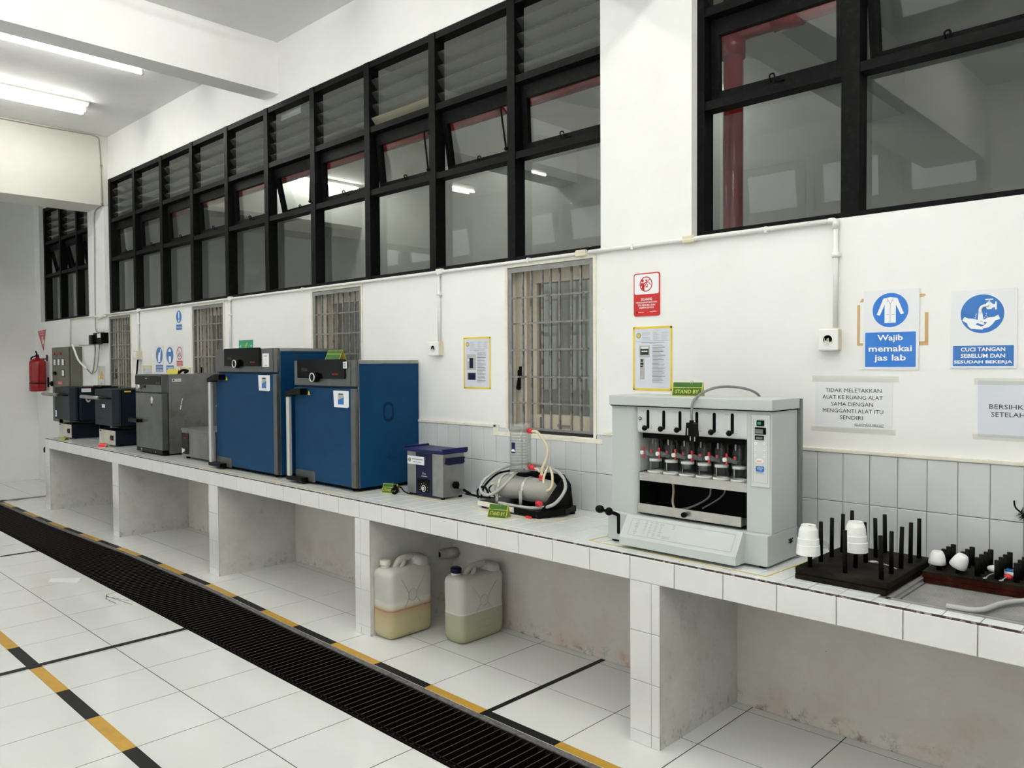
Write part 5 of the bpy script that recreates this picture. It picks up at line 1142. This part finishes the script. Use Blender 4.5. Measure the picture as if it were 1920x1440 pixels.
br = thing('bottle_brush', 'black bristle bottle brush with a bent wire tip at the right edge', 'brush', (1.30, -.12, H))
m = MB(); m.tube([(1.226, -.150, 1.050), (1.227, -.150, 1.036), (1.232, -.150, 1.024), (1.245, -.150, 1.013), (1.262, -.148, 1.000), (1.33, -.14, .95), (1.42, -.12, .86), (1.50, -.10, .765)], .0028, 0, 8); m.build('wire_handle', 'black', br)
m = MB(); rr = random.Random(5); ax = Vector((.068, .008, -.050)).normalized()
for i in range(420):
    t = rr.uniform(0, .085); p = Vector((1.243, -.150, 1.012))+ax*t; d = Vector((rr.gauss(0, 1), rr.gauss(0, 1), rr.gauss(0, 1))); d = (d-ax*d.dot(ax)).normalized(); d = (d+ax*rr.uniform(-.5, .1)).normalized(); L_ = rr.uniform(.018, .032)
    s_ = d.orthogonal().normalized()*.0009; q = d.cross(s_)
    m._add([p-s_, p+s_, p+q, p+d*L_], [(0, 1, 3), (1, 2, 3), (2, 0, 3)])
bz = m.build('bristles', 'black', br); bz['kind'] = 'stuff'

# ================================================================ signs and sheets on the wall
def ring_(m, cx, cz, r0, r1, y, mi, n=40, t=.0004):
    P0 = circ(cx, cz, r0, n); P1 = circ(cx, cz, r1, n)
    for i in range(n):
        j = (i+1) % n; m.slab([(P0[i][0], y, P0[i][1]), (P0[j][0], y, P0[j][1]), (P1[j][0], y, P1[j][1]), (P1[i][0], y, P1[i][1])], (0, -1, 0), t, mi)
def bars(m, x0, x1, z1, z0, n, y, mi, rs, th=.0018, ragged=.5):
    for i in range(n):
        z = z1-(z1-z0)*i/max(1, n-1); m.box(x0+rs.uniform(0, .1)*(x1-x0)*.3, x1-rs.uniform(0, ragged)*(x1-x0), y-.0003, y, z-th/2, z+th/2, mi)
# red prohibition sign
s1 = thing('safety_sign', 'red and white no eating sign above the right yellow edged sheet', 'sign', (-.337, -.003, 1.74))
m = MB(); m.prism(rrect(-.412, -.262, 1.742, 1.950, .012), 'y', -.004, 0, 0); m.prism(rrect(-.4065, -.2675, 1.848, 1.9445, .009), 'y', -.0046, -.004, 1); m.box(-.4065, -.2675, -.0047, -.0046, 1.846, 1.858, 0) if False else None
m.build('sign_plate', ['sign_red', 'ink_white'], s1)
m = MB(); y = -.0047; ring_(m, -.340, 1.896, .0365, .0315, y, 0)
m.slab([(-.366, y, 1.870), (-.363, y, 1.867), (-.314, y, 1.921), (-.317, y, 1.924)], (0, -1, 0), .0005)
m.prism(circ(-.360, 1.913, .0075, 16), 'y', y-.0005, y); m.prism([(-.369, 1.903), (-.352, 1.903), (-.349, 1.895), (-.349, 1.862), (-.355, 1.862), (-.357, 1.880), (-.362, 1.868), (-.367, 1.874), (-.362, 1.884), (-.371, 1.890)], 'y', y-.0005, y)
m.prism([(-.352, 1.902), (-.339, 1.908), (-.336, 1.917), (-.331, 1.917), (-.334, 1.905), (-.350, 1.896)], 'y', y-.0005, y); m.prism([(-.345, 1.912), (-.331, 1.916), (-.332, 1.919), (-.346, 1.916)], 'y', y-.0005, y)
m.box(-.342, -.330, y-.0005, y, 1.880, 1.886); m.prism([(-.326, 1.903), (-.323, 1.906), (-.312, 1.893), (-.315, 1.890)], 'y', y-.0005, y); m.box(-.333, -.329, y-.0005, y, 1.884, 1.896)
m.build('pictogram', 'sign_red', s1)
m = MB(); y = -.0041
m.text('DILARANG', .063, .0125, (-.337, y, 1.8235), 0, bold=.02); m.text('MENGGUNAKAN MAKANAN,', .122, .0085, (-.337, y, 1.8080), 0, bold=.02); m.text('DAN MINUMAN DAN', .098, .0085, (-.337, y, 1.7955), 0, bold=.02); m.text('MEMPRODUKSI', .082, .0085, (-.337, y, 1.7830), 0, bold=.02)
m.box(-.385, -.352, y-.0004, y, 1.7605, 1.7617); m.box(-.320, -.285, y-.0004, y, 1.7635, 1.7650); m.box(-.316, -.278, y-.0004, y, 1.7600, 1.7612); m.prism(circ(-.392, 1.7612, .0055, 14), 'y', y-.0004, y, 1); m.build('lettering', ['ink_white', 'ink'], s1)

# yellow edged instruction sheets
def sheet(lab, x0, x1, z0, z1, pics, seed, logo=True, partial=False):
    root = thing('instruction_sheet', lab, 'sheet', ((x0+x1)/2, -.002, z0), 'yellow edged instruction sheets')
    rs = random.Random(seed); m = MB(); e = .009
    m.box(x0+e*.4, x1-e*.4, -.0012, -.0002, z0+e*.4, z1-e*.4)
    m.build('paper', 'paper', root)
    m = MB()
    for a in ((x0-.001, x0+e, z0, z1), (x1-e, x1+.001, z0+.001, z1-.001), (x0, x1, z0-.001, z0+e), (x0+.002, x1+.002, z1-e, z1+.001)): m.box(a[0], a[1], -.0019, -.0011, a[2], a[3])
    m.build('border_tape', 'yellow', root)
    m = MB(); y = -.0013; W_ = x1-x0; Hh = z1-z0
    if logo: m.prism(circ(x0+W_*.145, z1-Hh*.135, W_*.062, 18), 'y', y-.0003, y, 2); m.prism(circ(x0+W_*.145, z1-Hh*.135, W_*.035, 14), 'y', y-.0005, y-.0003, 3)
    for a, b in ((.23, .46), (.52, .68), (.74, .92)): bars(m, x0+W_*a, x0+W_*b, z1-Hh*.09, z1-Hh*.20, 7, y, 0, rs, .0016, .4)
    m.box(x0+W_*.07, x1-W_*.07, y-.0003, y, z1-Hh*.222, z1-Hh*.219, 1); m.box(x0+W_*.22, x1-W_*.20, y-.0003, y, z1-Hh*.252, z1-Hh*.246, 1); m.box(x0+W_*.42, x1-W_*.42, y-.0003, y, z1-Hh*.268, z1-Hh*.262, 1)
    bars(m, x0+W_*.50, x0+W_*.84, z1-Hh*.29, z1-Hh*.88, 44 if not partial else 20, y, 0, rs, .0021, .55)
    bars(m, x0+W_*.50, x0+W_*.84, z1-Hh*.33, z1-Hh*.84, 9, y-.0001, 1, rs, .0026, .2)
    m.build('printing', ['ink_soft', 'ink_grey', 'cable_brown', 'yellow'], root)
    m = MB()
    for (a, b, c, d, mi) in pics: m.box(x0+W_*a, x0+W_*b, y-.0003-.0002*mi, y-.0001, z1-Hh*d, z1-Hh*c, mi)
    m.build('printed_photo', ['analyser_dark', 'hose_grey', 'ink', 'alu', 'navy'], root)
sheet('yellow edged instruction sheet between the window and the red sign', -.417, -.197, 1.384, 1.690, [(.16, .44, .295, .48, 1), (.19, .41, .345, .44, 2), (.22, .39, .31, .345, 3), (.22, .38, .375, .395, 3), (.18, .30, .50, .83, 1), (.20, .26, .51, .55, 2), (.19, .275, .565, .60, 2), (.19, .26, .61, .635, 2), (.215, .25, .74, .76, 0)], 4)
sheet('yellow edged instruction sheet between the wall socket and the window', -1.642, -1.414, 1.370, 1.672, [(.12, .46, .33, .635, 1), (.12, .46, .37, .60, 0), (.22, .36, .40, .60, 4), (.15, .31, .42, .465, 3), (.14, .46, .69, .83, 0), (.18, .43, .70, .83, 4), (.28, .33, .775, .80, 3)], 9)
sheet('yellow edged sheet low on the wall behind the steel oven, left one', -6.480, -6.255, 1.210, 1.515, [(.15, .5, .4, .8, 0)], 12)
sheet('yellow edged sheet low on the wall behind the steel oven, right one', -5.595, -5.360, 1.190, 1.495, [(.15, .5, .4, .8, 0)], 13)

# lab coat sign with old tape behind it
js = thing('safety_sign', 'blue and white lab coat sign taped to the wall', 'sign', (.780, -.003, 1.484))
m = MB(); m.prism([(.680, 1.793), (.884, 1.792), (.882, 1.484), (.677, 1.486)], 'y', -.0030, -.0016); m.build('sign_sheet', 'white_matt', js)
m = MB(); y = -.0031
m.prism(circ(.7795, 1.7145, .0655, 48), 'y', y-.0003, y); m.prism(rrect(.6865, .8720, 1.4955, 1.6300, .003), 'y', y-.0003, y); m.build('blue_field', 'sign_blue2', js)
m = MB(); y = -.0036
m.prism([(.7665, 1.7620), (.7795, 1.7640), (.7925, 1.7620), (.8055, 1.7595), (.8290, 1.7000), (.8180, 1.6960), (.8000, 1.7350), (.8000, 1.6660), (.7590, 1.6650), (.7590, 1.7350), (.7410, 1.6945), (.7300, 1.6985), (.7540, 1.7595)], 'y', y-.0003, y, 0)
for a, b in (((.7795, 1.668), (.7795, 1.738)), ((.7680, 1.760), (.7795, 1.738)), ((.7910, 1.760), (.7795, 1.738)), ((.765, 1.6975), (.774, 1.6975)), ((.785, 1.6975), (.794, 1.6975)), ((.7710, 1.750), (.7670, 1.750)), ((.7880, 1.750), (.7920, 1.750))):
    p = Vector((a[0], y-.0006, a[1])); q = Vector((b[0], y-.0006, b[1])); d = (q-p).normalized(); nv = Vector((-d.z, 0, d.x))*.0007; m.slab([p-nv, q-nv, q+nv, p+nv], (0, -1, 0), .0002, 1)
m.text('Wajib', .093, .030, (.7795, -.0035, 1.6050), 0, bold=.02); m.text('memakai', .158, .0245, (.7795, -.0035, 1.5670), 0, bold=.02); m.text('jas lab', .116, .031, (.7795, -.0035, 1.5280), 0, bold=.02)
m.build('lettering', ['ink_white', 'ink_grey'], js)
m = MB(); m.box(.655, .665, -.0013, -.0005, 1.588, 1.740); m.box(.655, .680, -.0013, -.0005, 1.580, 1.589); m.build('old_tape', 'tape_brown', js)
m = MB(); m.box(.902, .914, -.0013, -.0005, 1.590, 1.700); m.box(.878, .914, -.0013, -.0005, 1.578, 1.592); m.build('old_tape', 'tape_brown', js)
m = MB(); m.prism([(.664, 1.751), (.684, 1.753), (.684, 1.766), (.674, 1.764)], 'y', -.0013, -.0005); m.build('old_tape', 'tape_brown', js)
m = MB(); m.prism([(.880, 1.757), (.898, 1.759), (.905, 1.765), (.900, 1.770), (.880, 1.770)], 'y', -.0013, -.0005); m.build('old_tape', 'tape_brown', js)

cs = thing('safety_sign', 'blue and white hand washing sign at the right edge', 'sign', (1.095, -.003, 1.49))
m = MB(); m.prism(rrect(.990, 1.200, 1.490, 1.772, .004), 'y', -.003, -.0008); m.build('sign_sheet', 'white_matt', cs)
m = MB(); y = -.0031; m.prism(circ(1.0915, 1.6855, .0690, 52), 'y', y-.0003, y); m.prism(rrect(.9985, 1.1905, 1.4985, 1.5720, .002), 'y', y-.0003, y); m.build('blue_field', 'sign_blue', cs)
m = MB(); y = -.0036
m.tube([(1.0860, y, 1.6900), (1.0860, y, 1.7010), (1.0920, y, 1.7110), (1.1040, y, 1.7145), (1.1120, y, 1.7150)], .0055, 0, 6, 4)
m.prism([(1.1040, 1.7220), (1.1120, 1.7300), (1.1180, 1.7260), (1.1260, 1.7180), (1.1320, 1.7180), (1.1320, 1.7270), (1.1370, 1.7270), (1.1370, 1.6990), (1.1320, 1.6990), (1.1320, 1.7070), (1.1250, 1.7060), (1.1200, 1.7010), (1.1070, 1.7010), (1.1030, 1.7070)], 'y', y-.0003, y)
m.box(1.1120, 1.1160, y-.0003, y, 1.7260, 1.7360); m.prism(rrect(1.1010, 1.1260, 1.7335, 1.7375, .002, 3), 'y', y-.0003, y)
m.prism([(1.0800, 1.6910), (1.0920, 1.6910), (1.0970, 1.6590), (1.0780, 1.6600)], 'y', y-.0003, y)
m.prism([(1.0280, 1.6640), (1.0360, 1.6765), (1.0450, 1.6710), (1.0620, 1.6690), (1.0780, 1.6640), (1.1000, 1.6500), (1.0960, 1.6450), (1.0780, 1.6530), (1.0700, 1.6480), (1.0850, 1.6420), (1.0960, 1.6330), (1.0930, 1.6290), (1.0560, 1.6330), (1.0480, 1.6420), (1.0430, 1.6540)], 'y', y-.0003, y)
m.prism([(1.1420, 1.6800), (1.1480, 1.6650), (1.1330, 1.6600), (1.1250, 1.6480), (1.1130, 1.6370), (1.0950, 1.6330), (1.0830, 1.6390), (1.0960, 1.6420), (1.1080, 1.6540), (1.0990, 1.6560), (1.0900, 1.6480), (1.0850, 1.6510), (1.0960, 1.6640), (1.1130, 1.6720), (1.1300, 1.6730)], 'y', y-.0006, y-.0003)
for x, z in ((1.0700, 1.6720), (1.0720, 1.6790), (1.0730, 1.6850), (1.1000, 1.6720), (1.1040, 1.6790), (1.1080, 1.6730), (1.1050, 1.6850)): m.prism(circ(x, z, .0018, 8), 'y', y-.0003, y)
m.text('CUCI TANGAN', .140, .0145, (1.0945, -.0035, 1.5585), 0, bold=.025); m.text('SEBELUM DAN', .140, .0145, (1.0945, -.0035, 1.5355), 0, bold=.025); m.text('SESUDAH BEKERJA', .184, .0145, (1.0945, -.0035, 1.5120), 0, bold=.025)
m.build('lettering', 'ink_white', cs)

def notice(lab, x0, x1, z0, z1, lines, fit, small=None, tape=True):
    root = thing('notice_sheet', lab, 'notice', ((x0+x1)/2, -.002, z0))
    m = MB(); m.box(x0, x1, -.0016, -.0003, z0, z1); m.build('paper', 'white_matt' if x0 < .9 else 'paper', root)
    m = MB()
    for (cx, cz, wd, hh), t in zip(fit, lines): m.text(t, wd, hh, (cx, -.0017, cz))
    if small: m.text(small[0], small[1], small[2], (small[3], -.0017, small[4]))
    if small: m.box(small[3]-small[1]/2, small[3]+small[1]/2, -.0020, -.0017, small[4]-.0065, small[4]-.0055)
    m.build('lettering', 'ink', root)
    m = MB(); m.box(x0-.012, x1+.022, -.0024, -.0018, z1-.014, z1+.010); m.build('clear_tape', 'clear_tape', root); m = MB(); m.box(x0-.015, x1+.012, -.0024, -.0018, z0-.010, z0+.010); m.build('clear_tape', 'clear_tape', root)
notice('white notice with five black lines, under the lab coat sign', .488, .790, 1.243, 1.450, ['TIDAK MELETAKKAN', 'ALAT KE RUANG ALAT', 'SAMA DENGAN', 'MENGGANTI ALAT ITU', 'SENDIRI'],
    [(.640, 1.4020, .218, .0155), (.636, 1.3745, .236, .0155), (.636, 1.3470, .164, .0155), (.638, 1.3200, .236, .0155), (.634, 1.2935, .090, .0155)], ('ALLAH MAHA MELIHAT', .112, .009, .702, 1.267))
notice('pale notice at the right edge, under the hand washing sign', 1.080, 1.377, 1.245, 1.446, ['BERSIHKAN ALAT', 'SETELAH DIPAKAI'], [(1.2280, 1.3545, .222, .0165), (1.2280, 1.3270, .210, .0165)])

# small signs at the far left
def psign(lab, x0, x1, z0, z1, col, pic, lines, white='ink_white'):
    root = thing('safety_sign', lab, 'sign', ((x0+x1)/2, -.003, z0)); W_ = x1-x0; Hh = z1-z0; cx = (x0+x1)/2
    m = MB(); m.box(x0, x1, -.003, -.0005, z0, z1); m.build('sign_sheet', 'white_matt', root)
    m = MB(); y = -.0034; r_ = W_*.41; cz = z1-W_*.50; zb = z0+Hh*.28
    if pic == 'no': ring_(m, cx, cz, r_, r_*.84, y, 0, 32); m.slab([(cx-r_*.62, y, cz+r_*.55), (cx-r_*.55, y, cz+r_*.62), (cx+r_*.62, y, cz-r_*.55), (cx+r_*.55, y, cz-r_*.62)], (0, -1, 0), .0005)
    else: m.prism(circ(cx, cz, r_, 36), 'y', y, y+.0004)
    m.box(x0+W_*.06, x1-W_*.06, y, y+.0004, z0+Hh*.03, zb); m.build('colour_field', col, root)
    m = MB(); y2 = y-.0004
    if pic == '!': m.prism([(cx-.012, cz+r_*.8), (cx+.012, cz+r_*.8), (cx+.007, cz-r_*.3), (cx-.007, cz-r_*.3)], 'y', y2, y); m.prism(circ(cx, cz-r_*.62, .013, 14), 'y', y2, y)
    if pic == 'glove': m.prism([(cx-.03, cz-.065), (cx+.02, cz-.065), (cx+.022, cz-.02), (cx+.030, cz+.01), (cx+.035, cz+.06), (cx+.022, cz+.062), (cx+.018, cz+.02), (cx+.010, cz+.03), (cx-.012, cz+.028), (cx-.03, cz-.01)], 'y', y2, y)
    if pic == 'mask': m.prism(circ(cx, cz+.035, .030, 18, 0, PI), 'y', y2, y); m.prism([(cx-.022, cz-.07), (cx+.022, cz-.07), (cx+.026, cz-.015), (cx, cz-.005), (cx-.026, cz-.015)], 'y', y2, y)
    if pic == 'no': m.box(cx-.028, cx-.004, y2+.0006, y+.0006, cz-.035, cz+.0, 1); m.tube([(cx+.01, y2, cz-.03), (cx+.02, y2, cz), (cx+.012, y2, cz+.03)], .002, 1, 6, 3)
    for i, t in enumerate(lines): m.text(t, W_*.72, Hh*.07, (cx, y-.0001, zb-Hh*(.085+.11*i)-(.0 if len(lines) > 1 else Hh*.04)), 0)
    m.build('pictogram', [white, 'ink_grey'], root)
psign('blue exclamation sign above the other small signs by the barred window', -5.672, -5.528, 1.846, 2.046, 'sign_blue', '!', ['PERHATIAN'])
psign('blue glove sign, leftmost of the three signs above the steel oven', -6.160, -5.965, 1.447, 1.713, 'sign_blue', 'glove', ['GUNAKAN', 'SARUNG TANGAN'])
psign('blue mask sign, middle of the three signs above the steel oven', -5.915, -5.718, 1.440, 1.711, 'sign_blue', 'mask', ['GUNAKAN', 'MASKER'])
psign('red ring no smoking sign, rightmost of the three above the steel oven', -5.672, -5.522, 1.501, 1.706, 'sign_red', 'no', ['DILARANG', 'MEROKOK'])
root = thing('safety_sign', 'green sign just above the tallest blue oven', 'sign', (-4.31, -.003, 1.62))
m = MB(); m.box(-4.440, -4.180, -.003, -.0005, 1.615, 1.735); m.build('sign_sheet', 'white_matt', root)
m = MB(); m.box(-4.430, -4.190, -.0035, -.003, 1.625, 1.722); m.build('green_field', 'sign_green', root)
m = MB(); y = -.0039
for cx in (-4.40, -4.22): m.box(cx-.010, cx+.010, y, y+.0004, 1.668, 1.678); m.box(cx-.005, cx+.005, y, y+.0004, 1.662, 1.684)
m.prism([(-4.35, 1.64), (-4.30, 1.70), (-4.27, 1.71), (-4.30, 1.66), (-4.33, 1.635)], 'y', y, y+.0004, 1); m.build('pictogram', ['ink_white', 'lime_card'], root)
root = thing('warning_notice', 'clear sleeve with an orange triangle label left of the far barred window', 'notice', (-7.65, -.003, 1.27))
m = MB(); m.box(-7.78, -7.545, -.002, -.0005, 1.26, 1.515); m.build('clear_sleeve', 'clear_tape', root)
m = MB(); m.box(-7.725, -7.59, -.0028, -.002, 1.265, 1.40, 1); m.prism([(-7.725, 1.365), (-7.59, 1.365), (-7.6575, 1.46)], 'y', -.0034, -.0028, 0); m.text('AWAS', .09, .028, (-7.6575, -.0030, 1.315), 2); m.build('warning_label', ['ink_orange', 'white_matt', 'sign_red'], root)
m = MB(); m.prism([(-7.62, .66), (-7.60, .64), (-7.595, .60), (-7.61, .58)], 'y', -.625, -.612) if False else None
m.bm.free()
# hook marks on ceiling
m = MB(); m.tube([(-4.42, -.22, 4.047), (-4.47, -.30, 4.044), (-4.38, -.36, 4.045), (-4.33, -.30, 4.046)], .004, 0, 6); m.tube([(-4.33, -.28, 4.05), (-4.31, -.26, 4.03), (-4.36, -.25, 4.02)], .004, 0, 6); tag(m.build('wire_stub', 'cable_brown', loc=(-4.4, -.3, 4.05)), 'short bent wire left on the ceiling beyond the beam', 'wire')
# floor chip
m = MB()
for a, b in (((-3.72, -1.262), (-3.70, -1.33)), ((-3.70, -1.33), (-3.60, -1.37)), ((-3.60, -1.37), (-3.45, -1.36)), ((-3.68, -1.345), (-3.35, -1.30)), ((-3.66, -1.35), (-3.45, -1.28))):
    a = Vector((*a, .0003)); b = Vector((*b, .0003)); d = (b-a).normalized(); n_ = Vector((-d.y, d.x, 0))*.0022; m.slab([a-n_, b-n_, b+n_, a+n_], (0, 0, 1), .0003)
tag(m.build('crack', 'grout', loc=(-3.6, -1.3, 0)), 'cracked tile corner at the drain edge', 'crack')

m = MB(); m.slab([(-4.42, -1.46, .0003), (-4.28, -1.30, .0003), (-4.16, -1.37, .0003), (-4.33, -1.50, .0003)], (0, 0, 1), .0003); tag(m.build('floor_sticker', 'white', loc=(-4.3, -1.4, 0)), 'faded white sticker remnant on the open floor by the drain', 'sticker')
m = MB(); m.tube([(-7.535, -.60, .655), (-7.56, -.615, .645), (-7.55, -.62, .615), (-7.545, -.618, .60)], .010, 0, 6, 4); tag(m.build('cable_clamp', 'black', loc=(-7.54, -.6, .62)), 'small black clamp on the far end of the bench edge', 'clamp')
cn1.scale = (1, 1, 1.06)
